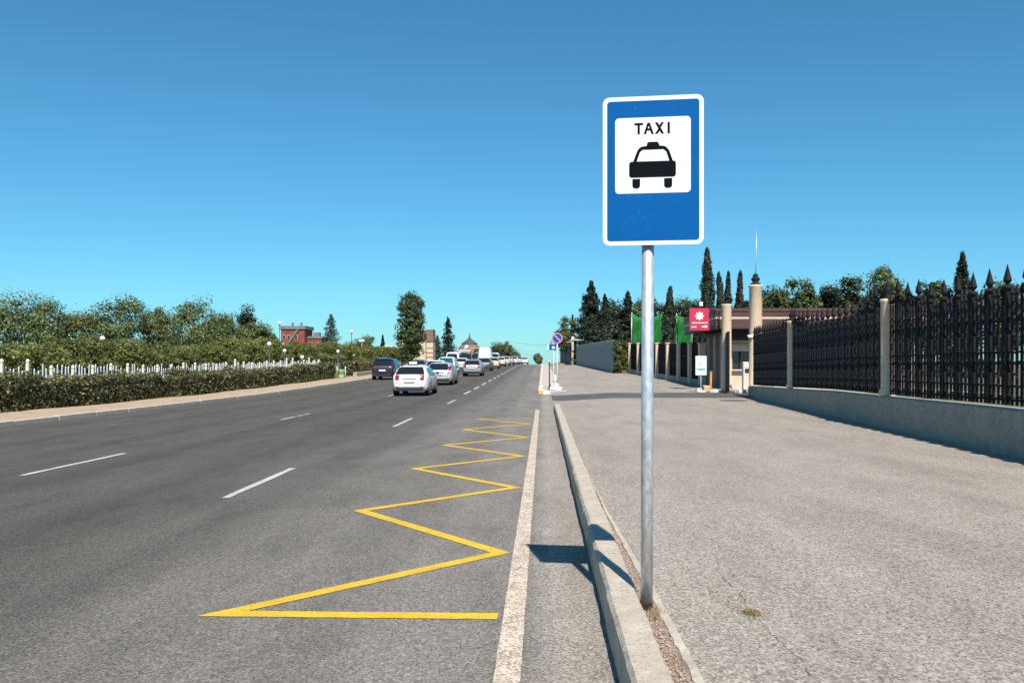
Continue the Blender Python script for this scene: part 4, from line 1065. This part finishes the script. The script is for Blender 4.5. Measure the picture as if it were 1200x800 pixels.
# ------------------------------------------------------------------ gate, columns, guard booth, signs at the entrance
g0 = s(9.5, 41)
gc = empty('gate_column', (10.05, 40.3, g0)); tag(gc, 'tallest round stone gate column with black urn and thin antenna', 'column')
zt = at(885, 334, 40.3).z-g0
mb = MB(); mb.lathe([(.36, 0), (.36, .3), (.31, .36), (.30, zt-.12), (.33, zt-.08), (.33, zt)], 24); sh_ = mb.build('shaft', M['column'], gc)
mb = MB(); mb.lathe([(.24, zt), (.24, zt+.08), (.12, zt+.12), (.20, zt+.24), (.21, zt+.32), (.10, zt+.38), (.15, zt+.44), (.05, zt+.54)], 16); mb.build('urn', M['iron'], gc)
mb = MB(); mb.tube([(0, 0, zt+.5), (.03, 0, zt+1.2), (.05, 0, zt+2.55)], [.022, .016, .010], 6); mb.build('antenna', M['galv'], gc)
cc = empty('security_camera', (9.72, 40.1, g0+at(0, 394, 40).z-g0)); tag(cc, 'small white security camera fixed to the tallest gate column', 'camera')
MB().box((0, -.1, 0), (.30, .12, .12), rz=.5, bev=.02).build('housing', M['swhite'], cc); MB().tube([(0, 0, 0), (.16, .1, -.05)], .02, 6).build('arm', M['galv'], cc)
MB().tube([(-.125, -.17, 0), (-.16, -.19, 0)], .04, 10).build('lens', M['glass'], cc)
gl = empty('gate_column', (9.05, 42.0, s(9.05, 42))); tag(gl, 'shorter round stone gate column behind the open black gate leaf', 'column')
zt = at(852, 356.5, 42).z-s(9.05, 42)
mb = MB(); mb.lathe([(.27, 0), (.27, .25), (.24, .3), (.235, zt-.10), (.25, zt-.06), (.25, zt)], 24); mb.build('shaft', M['column'], gl)
mb = MB(); mb.lathe([(.14, zt), (.14, zt+.05), (.05, zt+.1), (.08, zt+.16), (.02, zt+.24)], 12); mb.build('finial', M['iron'], gl)
# open gate leaf, seen nearly edge-on against the left column
lf = empty('gate_leaf', (8.98, 41.6, s(9, 41.6)), math.radians(83)); tag(lf, 'black iron gate leaf swung open against the shorter column', 'gate')
H = at(0, 389, 41.6).z-s(9, 41.6)
mb = MB()
for x in (-.9, .9): mb.box((x, 0, H/2+.03), (.09, .09, H-.06))
for z in (.12, H*.33, H*.66, H-.05): mb.box((0, 0, z), (1.8, .06, .08))
mb.build('frame', M['iron'], lf)
bmesh_ = MB().box((0, 0, 0), (.05, .05, H-.2)).mesh('bar', M['iron'])
for k in range(13): link('bar', bmesh_, lf, (-.8+k*.133, .002, H/2+.03))
MB().box((0, .05, H*.45), (1.76, .012, H*.85)).build('backing_sheet', M['iron'], lf)
# guard booth
BX0, BX1, BY0, BY1 = 9.75, 20.0, 46.0, 54.5; gb_ = s(11, 47)-.02
bo = empty('guard_booth', (BX0, BY0, gb_)); tag(bo, 'guard booth with brown banded flat roof and roller shutter behind the gate', 'building')
zr1 = at(0, 362, 45.2).z-gb_; zr0 = at(0, 385, 45.2).z-gb_; zw = at(0, 397, 46).z-gb_
W_ = BX1-BX0; D_ = BY1-BY0
MB().box((W_/2+.3, D_/2+.2, zr0/2), (W_-.6, D_-.4, zr0-.02)).build('core_wall', M['taupe'], bo)
# cream front wall with a window opening made from four pieces
wx0, wx1 = (858-CX)*46/F-BX0+.0, (877.5-CX)*46/F-BX0+.1; wz0, wz1 = at(0, 434, 46).z-gb_, at(0, 411, 46).z-gb_
fr = MB(); fr.box(((wx0)/2, .12, zr0/2), (wx0, .24, zr0)); fr.box(((wx0+wx1)/2, .12, wz0/2), (wx1-wx0, .24, wz0)); fr.box(((wx0+wx1)/2, .12, (wz1+zr0)/2), (wx1-wx0, .24, zr0-wz1)); fr.box(((wx1+W_)/2, .12, zr0/2), (W_-wx1, .24, zr0))
fr.build('front_wall', M['cream'], bo)
wd = MB().box(((wx0+wx1)/2, .20, (wz0+wz1)/2), (wx1-wx0, .04, wz1-wz0)).build('window', M['glass'], bo)
MB().box(((wx0+wx1)/2, -.06, wz0+.02), (wx1-wx0+.2, .3, .07), bev=.01).build('sill', M['shutter'], wd)
MB().box((wx0+.45, .10, (wz0+wz1)/2), (.05, .1, wz1-wz0)).build('mullion', M['dark_brown'], wd)
st = empty('roller_shutter', ((wx0+wx1)/2, -.10, wz1), 0, bo)
slm = MB().box((0, 0, 0), (wx1-wx0+.25, .07, .115), bev=.03).mesh('slat', M['shutter'])
for k in range(5): link('slat', slm, st, (0, 0, .06+k*.125))
slm2 = MB().box((0, 0, 0), (wx1-wx0+.25, .05, .13), bev=.02).mesh('slat', M['brown'])
for k in range(4): link('slat', slm2, st, (0, .03, .06+(5+k)*.125+.02))
for k in range(6):
    x = wx1+.55+k*1.45
    o = MB().box((x, -.03, 1.9), (.95, .10, 1.25), bev=.01).build('window', M['glass'], bo); MB().box((x, -.07, 1.23), (1.1, .16, .07), bev=.01).build('sill', M['shutter'], o)
# road-side wall with taupe pilasters
for k, yy in enumerate((.35, 2.1, 3.9, 5.7, 7.5)):
    MB().box((.18, yy, zr0/2-.15), (.55, .62 if k else .5, zr0-.3), bev=.02).build('pilaster', M['taupe'], bo)
for k in range(4): MB().box((.36, 1.2+1.8*k, 1.7), (.06, .7, 2.0), bev=.01).build('window', M['glass'], bo)
# roof with banded fascia
ro = MB().box((W_/2-.2, D_/2-.4, (zr0+zr1)/2), (W_+.8, D_+1.2, zr1-zr0-.1)).build('roof', M['dark_brown'], bo)
yf = -1.0; xl = -.62; hb = (zr1-zr0)
for z, hgt, mt, prd in ((zr1-.06, .16, 'brown', .10), (zr1-hb*.27, hb*.26, 'brown', .06), (zr1-hb*.47, .12, 'cream', .045), (zr1-hb*.74, hb*.40, 'brown', .06), (zr0+.02, .10, 'dark_brown', .09)):
    MB().box((W_/2-.2, yf-.02, z), (W_+.8+2*prd, prd*2, hgt), bev=.008).build('fascia_band', M[mt], ro)
    MB().box((xl, D_/2-.4, z), (prd*2, D_+1.196, hgt), bev=.008).build('fascia_band', M[mt], ro)
for k, z in enumerate((zw+.02, zw-.16)): MB().box((W_/2-.1, -.35-.05*k, z), (W_-.1, .55, .12), bev=.01).build('soffit_board', M['dark_brown'], ro)
# entrance things
rs = empty('clinic_sign', (at(819.5, 387, 44.2).x, 44.2, at(0, 387, 44.2).z)); tag(rs, 'crimson square sign with a white flower emblem hung before the booth roof', 'sign')
k = 44.2/F; z_ = lambda y: (387-y)*k
MB().prism_y([(-11.3*k, .6*k), (-10.8*k, 0), (10.6*k, 0), (11.3*k, .6*k), (11.3*k, 13*k), (10.4*k, 16*k), (11.3*k, 19.5*k), (11.3*k, 25.2*k), (10.6*k, 26*k), (-10.8*k, 26*k), (-11.5*k, 25.2*k)], -.05, .05).build('board', M['red_sign'], rs)
pts = []
for i in range(64):
    t = 2*PI*i/64; q = (4.4+1.0*math.cos(8*t))*k; pts.append((q*math.cos(t), 16.8*k+q*math.sin(t)))
MB().prism_y(pts, -.058, -.045).build('flower_emblem', M['swhite'], rs)
MB().prism_y([(.4*k*math.cos(t), 17.4*k+.4*k*math.sin(t)) for t in np.linspace(0, 5.5, 8)], -.062, -.05).build('emblem_centre', M['sblack'], rs)
mb = MB(); rg = random.Random(4); x = -9.8
while x < 10:
    w = rg.uniform(.7, 1.2)
    if rg.random() > .14: mb.prism_y([(x*k, 8.2*k), ((x+w)*k, 8.2*k), ((x+w)*k, (9.2+rg.uniform(0, .4))*k), (x*k, 9.4*k)], -.056, -.045)
    x += w+.28
mb.build('text_line', M['swhite'], rs)
mb = MB(); mb.prism_y([(2.6*k, 3.6*k), (6.5*k, 3.6*k), (6.5*k, 2.6*k), (9.8*k, 4.4*k), (6.5*k, 6.2*k), (6.5*k, 5.2*k), (2.6*k, 5.2*k)], -.056, -.045); mb.build('arrow', M['swhite'], rs)
mb = MB()
for i in range(4): mb.prism_y([((-9.4+i*1.5)*k, 3.4*k), ((-8.3+i*1.5)*k, 3.4*k), ((-8.0+i*1.5)*k, 4.9*k), ((-9.1+i*1.5)*k, 4.7*k)], -.056, -.045)
mb.build('text_line', M['swhite'], rs)
mb = MB()
for z in (5*k, 20*k): mb.tube([(8*k, .05, z), (1.15, .55, z)], .03, 6)
mb.tube([(1.15, .55, 2*k), (1.15, .55, 22*k)], .03, 6); mb.build('bracket', M['iron'], rs)
fl = empty('floodlight', (at(821.5, 360, 44.2).x, 44.25, at(0, 360.6, 44.2).z)); tag(fl, 'small grey floodlight on top of the crimson flower sign', 'lamp')
MB().box((0, 0, .19), (.20, .14, .26), bev=.02).build('housing', M['lamp_post'], fl); MB().box((0, -.075, .20), (.16, .02, .20)).build('glass', M['globe'], fl); MB().tube([(0, 0, -.02), (0, 0, .08)], .03, 6).build('stem', M['iron'], fl)
gw = s(7.75, 42.2); ws = empty('notice_sign', (at(821.5, 450, 42.2).x, 42.2, gw)); tag(ws, 'pale white notice board on a thin white leg before the booth', 'sign'); k = 42.2/F
zb, zt = at(0, 439.5, 42.2).z-gw, at(0, 417, 42.2).z-gw
MB().tube([(0, .04, 0), (0, .04, zt-.1)], .025, 8).build('leg', M['swhite'], ws); MB().box((0, 0, (zb+zt)/2), (13*k, .04, zt-zb), bev=.008).build('board', M['white_pale'], ws)
for za, xa, xb, th, mt in ((.86, -3.6, -1.6, .7, 'lamp_post'), (.62, -4.8, 1.4, .55, 'teal'), (.53, -4.8, .6, .5, 'teal'), (.45, -4.8, 2.0, .4, 'teal'), (.27, -5.2, 4.6, 1.5, 'teal')):
    z = zb+(zt-zb)*za; mb = MB(); x = xa; rg = random.Random(int(za*100))
    while x < xb:
        w = rg.uniform(.35, .7)
        mb.prism_y([(x*k, z), (min(x+w, xb)*k, z), (min(x+w, xb)*k, z+th*k), (x*k, z+th*k)], -.024, -.015); x += w+(.18 if th < 1 else .04)
    mb.build('text_line', M[mt], ws)
MB().box((0, .04, .05), (.42, .30, .10), bev=.02).build('foot', M['white_stone'], ws)
def block(name, x, y, Y, d, mat, label, cat, rz=0.0):
    X = (x-CX)*Y/F; mb = MB(); mb.box((0, 0, d[2]/2), d, bev=min(d)*.14)
    rg = random.Random(int(x)); mb.v = [(a+rg.uniform(-.02, .02), b+rg.uniform(-.02, .02), c+rg.uniform(-.015, .015)*(c > .05)) for a, b, c in mb.v]
    o = mb.build(name, M[mat], None, (X, Y, s(X, Y)-.005), rz); tag(o, label, cat); return o
block('stone_block', 818.5, 461, 42.4, (.26, .28, .22), 'white_stone', 'whitish stone left of the tan block under the notice board', 'block', .3)
block('stone_block', 828.0, 460, 42.6, (.32, .32, .34), 'tan_stone', 'tan stone block beside the ochre timber post', 'block', .2)
block('stone_block', 837, 462, 41.9, (.42, .32, .14), 'white_stone', 'flat white stone at the foot of the ochre timber post', 'block', -.2)
block('stone_block', 868, 462, 41.2, (.46, .36, .20), 'white_stone', 'pale stone lying in the gateway', 'block', .5)
po = empty('timber_post', (at(833, 450, 42.6).x, 42.6, s(8.4, 42.6))); tag(po, 'short ochre timber post beside the booth pilaster', 'post')
MB().box((0, 0, .5), (.11, .12, 1.02), bev=.01).build('shaft', M['wood'], po); MB().box((0, 0, 1.02), (.14, .15, .03), bev=.008).build('cap', M['wood'], po)
tk = empty('ticket_post', (at(874, 440, 43.5).x, 43.5, s(10.35, 43.5))); tag(tk, 'cream intercom post with dark screen in the gateway', 'post')
MB().box((0, 0, .75), (.34, .3, 1.5), bev=.03).build('housing', M['shutter'], tk); MB().box((0.02, -.155, 1.05), (.2, .02, .22), bev=.005).build('screen', M['glass'], tk); MB().box((0.02, -.155, 1.3), (.22, .02, .12), bev=.005).build('panel', M['swhite'], tk)
# manhole in front of the gate
mh = MB(); c = at(853, 471, 34.5); mh.lathe([(.55, 0), (.55, .012), (.50, .016), (.0, .016)], 24); o = mh.build('manhole_cover', M['dark_sheet'], None, (c.x, c.y-1.0, s(c.x, c.y-1)+.002)); tag(o, 'dark round manhole cover on the sidewalk before the gate', 'manhole')

# ------------------------------------------------------------------ far fence with pale posts
ff = empty('railing_fence', (9.0, 55, s(9, 55))); tag(ff, 'black railing fence with pale square posts left of the guard booth', 'fence'); O = ff.location
def fx(Y): return float(np.interp(Y, [50, 76], [9.45, 7.55]))
pys = [50.4, 53.0, 56.0, 59.3, 62.9, 66.7, 70.4, 74.4]
rows = []
for yy in np.linspace(50.2, 75.5, 20):
    x = fx(yy); z = s(x, yy)-O.z; rows.append([(x-.15-O.x, yy-O.y, z-.3), (x-.15-O.x, yy-O.y, z+.36), (x+.2-O.x, yy-O.y, z+.36), (x+.2-O.x, yy-O.y, z-.3)][::-1])
mb = MB(); mb.grid(rows, False); mb.face(rows[0][::-1]); mb.face(rows[-1]); mb.build('base_wall', M['basewall'], ff)
for yy in pys:
    x = fx(yy); z = s(x, yy)-O.z; h = at(0, 403, yy).z-O.z
    p_ = MB().box((x-O.x, yy-O.y, (z+h)/2), (.42, .42, h-z), bev=.03).build('post', M['column'], ff); MB().box((x-O.x, yy-O.y, h+.04), (.52, .52, .09), bev=.02).build('cap', M['column'], p_)
for a, b in zip(pys[:-1], pys[1:]):
    mb = MB(); n = int((b-a-.4)/.13)
    for k in range(n+1):
        yy = a+.22+(b-a-.44)*k/n; x = fx(yy); z = s(x, yy)-O.z+.36; h = at(0, 404.5, yy).z-O.z
        mb.box((x-O.x, yy-O.y, (z+h)/2), (.05, .05, h-z)); mb.lathe([(.05, 0), (.002, .22)], 4, (x-O.x, yy-O.y, h))
    for t in (.05, .35, .40, .65, .70, .95):
        ya, yb = a+.2, b-.2
        def pt(y): x = fx(y); z = s(x, y)-O.z+.36; h = at(0, 404.5, y).z-O.z; return (x-O.x, y-O.y, z+(h-z)*t)
        mb.tube([pt(ya), pt(yb)], .045, 4, smooth=False)
    mb.build('panel', M['iron'], ff)
# ivy bush at its end
iv = empty('ivy_bush', (6.85, 74.6, s(6.8, 74.6))); tag(iv, 'ivy bush covering the end of the sheet metal fence', 'bush')
rng = np.random.default_rng(77); cen = np.stack([rng.normal(0, .28, 60), rng.normal(0, .35, 60), rng.uniform(.1, 2.7, 60)], 1)
link('foliage', leaf_mesh('foliage', *clump_leaves(cen, rng.uniform(.2, .4, 60), 60, np.array([0, .3, 1.2]), rng), .16, rng, M['lf_pine'], .6), iv)
mb = MB(); mb.tube([(0, 0, -.1), (.05, .05, 1.2), (-.05, 0, 2.4)], [.06, .05, .02], 6); mb.build('stem', M['bark'], iv)

# sheet-metal fence: separate corrugated sheets
sf = empty('sheet_metal_fence', (6.3, 75.5, s(6.3, 75.5))); tag(sf, 'long grey-green sheet metal fence beyond the ivy bush', 'fence'); O = sf.location
A, B = Vector((6.25, 75.2)), Vector((4.3, 110.5)); d = (B-A); Ls = d.length; d.normalize(); npan = 16; pl = Ls/npan; ang = math.atan2(d.y, d.x)
for k in range(npan):
    p = A+d*pl*k; q = A+d*pl*(k+1); pz = s(p.x, p.y); qz = s(q.x, q.y); ht = lambda Y: float(np.interp(Y, [75, 111], [at(0, 398.8, 75).z, at(0, 405.2, 111).z]))
    mb = MB(); n = 16; front = []; R = []
    for i in range(n+1):
        t = i/n*.985; c = p.lerp(q, t); nn = Vector((-d.y, d.x))*(.02 if i % 4 in (1, 2) else -.02); z0 = pz+(qz-pz)*t-.05; z1 = ht(c.y)
        R.append([(c.x+nn.x-O.x, c.y+nn.y-O.y, z0-O.z), (c.x+nn.x-O.x, c.y+nn.y-O.y, z1-O.z), (c.x+nn.x+.02-O.x, c.y+nn.y-O.y, z1-O.z), (c.x+nn.x+.02-O.x, c.y+nn.y-O.y, z0-O.z)])
    mb.grid(R, False); mb.build('sheet', M['metal_sheet'], sf)
MB().tube([(A.x-.05-O.x, A.y-O.y, ht(A.y)-O.z+.02), (B.x-.05-O.x, B.y-O.y, ht(B.y)-O.z+.02)], .04, 6).build('top_rail', M['metal_sheet'], sf)
gp = empty('gate_post', (at(671, 427, 111).x, 111, s(3.9, 111)-.02)); tag(gp, 'pale square gate post with roof slab at the end of the sheet metal fence', 'post')
hh = at(0, 399, 111).z-s(3.9, 111); MB().box((0, 0, hh/2), (.30, .34, hh), bev=.02).build('shaft', M['cream'], gp); MB().box((.55, .4, hh+.10), (1.7, 1.4, .16), bev=.02).build('roof_slab', M['cream'], gp)
MB().box((.95, .9, hh/2), (.22, .3, hh), bev=.01).build('rear_shaft', M['terracotta'], gp); MB().box((.02, -.1, hh+.36), (.34, .34, .34), bev=.04).build('lantern', M['swhite'], gp)
df = empty('board_fence', (3.8, 112.5, s(3.8, 112.5))); tag(df, 'dark slate board fence with white coping running up to the crest', 'fence'); O = df.location
A, B = Vector((3.75, 112.4)), Vector((3.25, 158)); nb = 22
cp = MB(); last = None
for k in range(nb):
    p = A.lerp(B, k/nb); q = A.lerp(B, (k+.97)/nb)
    mb = MB(); z0, z1 = s(p.x, p.y)-.1-O.z, at(0, float(np.interp(p.y, [112, 158], [401, 404])), p.y).z-O.z
    mb.box(((p.x+q.x)/2-O.x, (p.y+q.y)/2-O.y, (z0+z1)/2), (.06, (q-p).length, z1-z0), bev=.01); mb.build('board', M['dark_sheet'], df)
    MB().box(((p.x+q.x)/2-O.x, (p.y+q.y)/2-O.y, z1+.08), (.2, (q-p).length*1.02, .14), bev=.02).build('coping', M['cream'], df)

# ------------------------------------------------------------------ traffic island and its signs
isl = empty('traffic_island'); isl['kind'] = 'structure'
rows = []
for yy in np.arange(44.0, 150, 2.):
    rows.append([(-.02, yy, r(yy)+.13), (.5, yy, r(yy)+.135), (1.06, yy, r(yy)+.145)])
MB().grid(rows, False).build('island_paving', M['kerb_pale'], isl)
ksm = MB().box((0, 0, .02), (.22, .97, .30), bev=.02)
ks_w, ks_o, ks_k = ksm.mesh('kerb_stone', M['whitewash']), ksm.mesh('kerb_stone', M['orange']), ksm.mesh('kerb_stone', M['kerb_pale'])
for k in range(100):
    y = 44.3+k; me = ks_w if k in (1, 2, 5, 6) else (ks_o if k in (0, 3) else ks_k)
    link('kerb_stone', me, isl, (-.12, y, r(y)))
for k in range(3):
    o = link('kerb_stone', (ks_w, ks_k, ks_k)[k], isl, (.2+k*.42, 43.85, r(43.8)+.0)); o.rotation_euler.z = PI/2; o.scale = (1, .42, 1)
def rgd(x, y): return r(y)+.135
np_ = empty('no_parking_sign', (at(653.0, 450, 48).x, 48, rgd(0, 48))); tag(np_, 'round blue no-parking sign with red rim on a post on the island', 'sign'); g = rgd(0, 48)
cz = at(0, 396, 48).z-g; R0 = 6.4*.048
MB().tube([(0, .05, 0), (0, .05, cz+.2)], .035, 10).build('post', M['swhite'], np_)
def disc(rr, n=28): return [(rr*math.cos(2*PI*i/n), cz+rr*math.sin(2*PI*i/n)) for i in range(n)]
MB().prism_y(disc(R0), 0, .012).build('rim_plate', M['sred'], np_)
MB().prism_y(disc(R0*.80), -.004, .004).build('blue_field', M['sblue'], np_)
c45 = math.cos(PI/4)
mb = MB(); w = R0*.095; a = R0*.86*c45
mb.prism_y([(-a-w, cz+a-w), (-a+w, cz+a+w), (a+w, cz-a+w), (a-w, cz-a-w)], -.008, .002); mb.build('slash', M['sred'], np_)
tw_ = empty('tow_sign', (at(647.6, 450, 46.8).x, 46.8, rgd(0, 46.8))); tag(tw_, 'small blue and white arrow plate on a thin post below the no-parking sign', 'sign'); g = rgd(0, 46.8)
z0, z1 = at(0, 410, 46.8).z-g, at(0, 403.2, 46.8).z-g
MB().tube([(.06, .04, 0), (.06, .04, z1+.05)], .025, 8).build('post', M['swhite'], tw_)
MB().prism_y(rrect(-.19, .15, z0, z1, .02, 3), -.006, .006).build('plate', M['sblue'], tw_)
zc_ = (z0+z1)/2
MB().prism_y([(-.06, zc_-.02), (.03, zc_+.09), (.03, zc_+.03), (.13, zc_+.03), (.13, zc_-.07), (.03, zc_-.07), (.03, zc_-.13)], -.012, -.004).build('arrow', M['swhite'], tw_)
MB().box((-.24, .02, zc_+.0), (.09, .05, .26), bev=.01).build('side_tab', M['swhite'], tw_)
bl = empty('bollard_post', (at(643.8, 455, 45.2).x, 45.2, rgd(0, 45.2))); tag(bl, 'slim dark post with white cap at the near end of the island', 'post')
hh = at(0, 424, 45.2).z-rgd(0, 45.2); MB().tube([(0, 0, 0), (0, 0, hh)], .028, 8).build('shaft', M['iron'], bl); MB().lathe([(.05, hh), (.055, hh+.05), (.02, hh+.10)], 10).build('cap', M['swhite'], bl)
def iblock(x, Y, d, label, rz=0.0):
    X = (x-CX)*Y/F; mb = MB(); mb.box((0, 0, d[2]/2), d, bev=.04); rg = random.Random(int(x*10)); mb.v = [(a+rg.uniform(-.03, .03), b+rg.uniform(-.03, .03), c+rg.uniform(-.03, .03)*(c > .06)) for a, b, c in mb.v]
    o = mb.build('concrete_block', M['white_stone'], None, (X, Y, rgd(0, Y)), rz); tag(o, label, 'block')
iblock(649.5, 47.7, (.42, .4, .28), 'whitish concrete block at the foot of the no-parking sign'); iblock(646.8, 45.4, (.4, .34, .16), 'low whitish block beside the slim dark post', .3); iblock(655.5, 45.0, (.36, .4, .17), 'right whitish block at the edge of the island', -.3)
iblock(650.8, 60, (.3, .3, .42), 'whitish block farther up the island')
iblock(653, 44.6, (.36, .28, .13), 'lowest whitish block at the near tip of the island', .1)

# ------------------------------------------------------------------ green shade net and right-hand trees
nt_ = empty('shade_net', (0, 84, 0)); tag(nt_, 'bright green shade net stretched between posts behind the railing fence', 'net')
def net_seg(xa, xb, ya_top, yb_top, seed):
    rg = random.Random(seed); Y = 84; R = []; n = 14
    for i in range(n+1):
        t = i/n; x = xa+(xb-xa)*t; top = ya_top+(yb_top-ya_top)*t+2.6*math.sin(PI*t)+rg.uniform(-.3, .3); col = []
        for j in range(9):
            y = top+(420-top)*j/8; p = at(x, y, Y); col.append((p.x, .12*math.sin(t*19+j*.7)+.10*math.sin(j*1.9+t*7), p.z))
        R.append(col[::-1])
    mb = MB(); mb.grid(R); o = mb.build('net_panel', M['net'], nt_); md = o.modifiers.new('thickness', 'SOLIDIFY'); md.thickness = .015
for i, (xa, xb, a, b) in enumerate(((741, 757.5, 366.5, 371), (758, 777, 371, 366), (777.5, 793, 366, 369), (793.5, 811, 369, 369.5))): net_seg(xa, xb, a, b, i)
for x in (740.6, 757.7, 777.2, 793.2, 811.3):
    p = at(x, 365.8, 84); MB().tube([(p.x, .2, .6), (p.x, .2, p.z)], .05, 8).build('post', M['galv'], nt_)
for x, yt, w, Y, kind, mat, lab, sd, n in (
    (664, 373, 34, 128, 'pine', 'lf_pine', 'green pine above the board fence and no-parking sign', 51, 4200),
    (671, 369, 9, 134, 'spruce', 'lf_dark', 'thin dark spire behind the green pine', 52, 2200),
    (693, 332, 54, 112, 'spruce', 'lf_dark', 'big dark conifer, tallest above the sheet metal fence', 53, 16000),
    (709, 346, 30, 108, 'spruce', 'lf_dark', 'dark conifer just right of the tallest one', 54, 5000),
    (721, 348, 40, 104, 'round', 'lf_dark', 'dark rounded tree between the conifers and the net', 55, 6500),
    (735.5, 343, 36, 102, 'spruce', 'lf_cyp', 'pointed evergreen at the left edge of the green net', 56, 6000),
    (716, 372, 40, 98, 'round', 'lf_dark', 'low dark evergreen mass right above the sheet metal fence', 57, 7000),
    (700, 372, 34, 104, 'round', 'lf_dark', 'low dark evergreen below the tallest conifer', 58, 6000),
    (750, 350, 42, 106, 'round', 'lf_pine', 'olive tree above the green net left of the pole', 59, 5500),
    (768, 343, 40, 110, 'round', 'lf_dark', 'dark tree above the green net right of the sign pole', 60, 5500),
    (799, 345, 50, 108, 'round', 'lf_pine', 'olive tree above the right end of the green net', 61, 6000),
    (817, 347, 44, 100, 'round', 'lf_cyp', 'dark bushy tree behind the crimson sign', 62, 5500),
    (781.8, 337, 15, 72, 'cypress', 'lf_cyp', 'slim cypress in front of the green net', 63, 7000),
    (829.5, 293, 17, 68, 'cypress', 'lf_cyp', 'tallest cypress behind the crimson sign', 64, 8000),
    (844.5, 321, 12.5, 70, 'cypress', 'lf_cyp', 'left one of the cypress pair behind the gate', 65, 5000),
    (852.5, 320, 11.5, 71, 'cypress', 'lf_cyp', 'right one of the cypress pair behind the gate', 66, 5000),
    (866, 319, 12, 72, 'cypress', 'lf_cypb', 'browned cypress left of the tallest gate column', 67, 5000),
    (900, 331, 46, 78, 'round', 'lf_poplar', 'leafy tree right beside the tallest gate column', 68, 6500),
    (923, 327, 46, 76, 'round', 'lf_poplar', 'leafy tree second right of the tallest gate column', 69, 6500),
    (946, 324, 44, 74, 'round', 'lf_poplar', 'upright leafy tree behind the iron fence', 70, 6500),
    (970, 329, 46, 75, 'round', 'lf_dark', 'dark tree where the iron fence comes nearer', 71, 6500),
    (998, 322, 50, 72, 'round', 'lf_poplar', 'broad tree far right behind the iron fence', 72, 6500),
    (1040, 312, 56, 70, 'round', 'lf_green', 'high green tree far right behind the iron fence', 73, 7000),
    (1085, 324, 56, 68, 'round', 'lf_poplar', 'dark broad tree near the right edge', 74, 7000),
    (1128, 300, 54, 66, 'spruce', 'lf_dark', 'dark conifer near the right edge', 75, 7000),
    (1175, 318, 64, 66, 'round', 'lf_poplar', 'rightmost broad tree behind the iron fence', 76, 7000),
    (880, 345, 34, 84, 'round', 'lf_dark', 'dark tree hidden behind the booth roof', 77, 5000)):
    nm = {'cypress': 'cypress_tree', 'spruce': 'conifer_tree', 'pine': 'pine_tree', 'round': 'broadleaf_tree'}[kind]
    tree_px(nm, kind, x, yt, w, Y, M[mat], lab, trunk=.03 if kind in ('cypress', 'spruce') else .14, seed=sd, n=int(n*1.5), leaf=.17 if kind == 'cypress' else .25)
# overhead cable from the clump of trees to the board fence
mb = MB(); a, b = at(596, 399.5, 182), at(668, 404.5, 112.4); mb.tube([a.lerp(b, t)-Vector((0, 0, .35*math.sin(PI*t))) for t in np.linspace(0, 1, 14)], .022, 5)
tag(mb.build('overhead_cable', M['lamp_post']), 'thin overhead cable crossing the sky from the far trees to the gate post', 'cable')
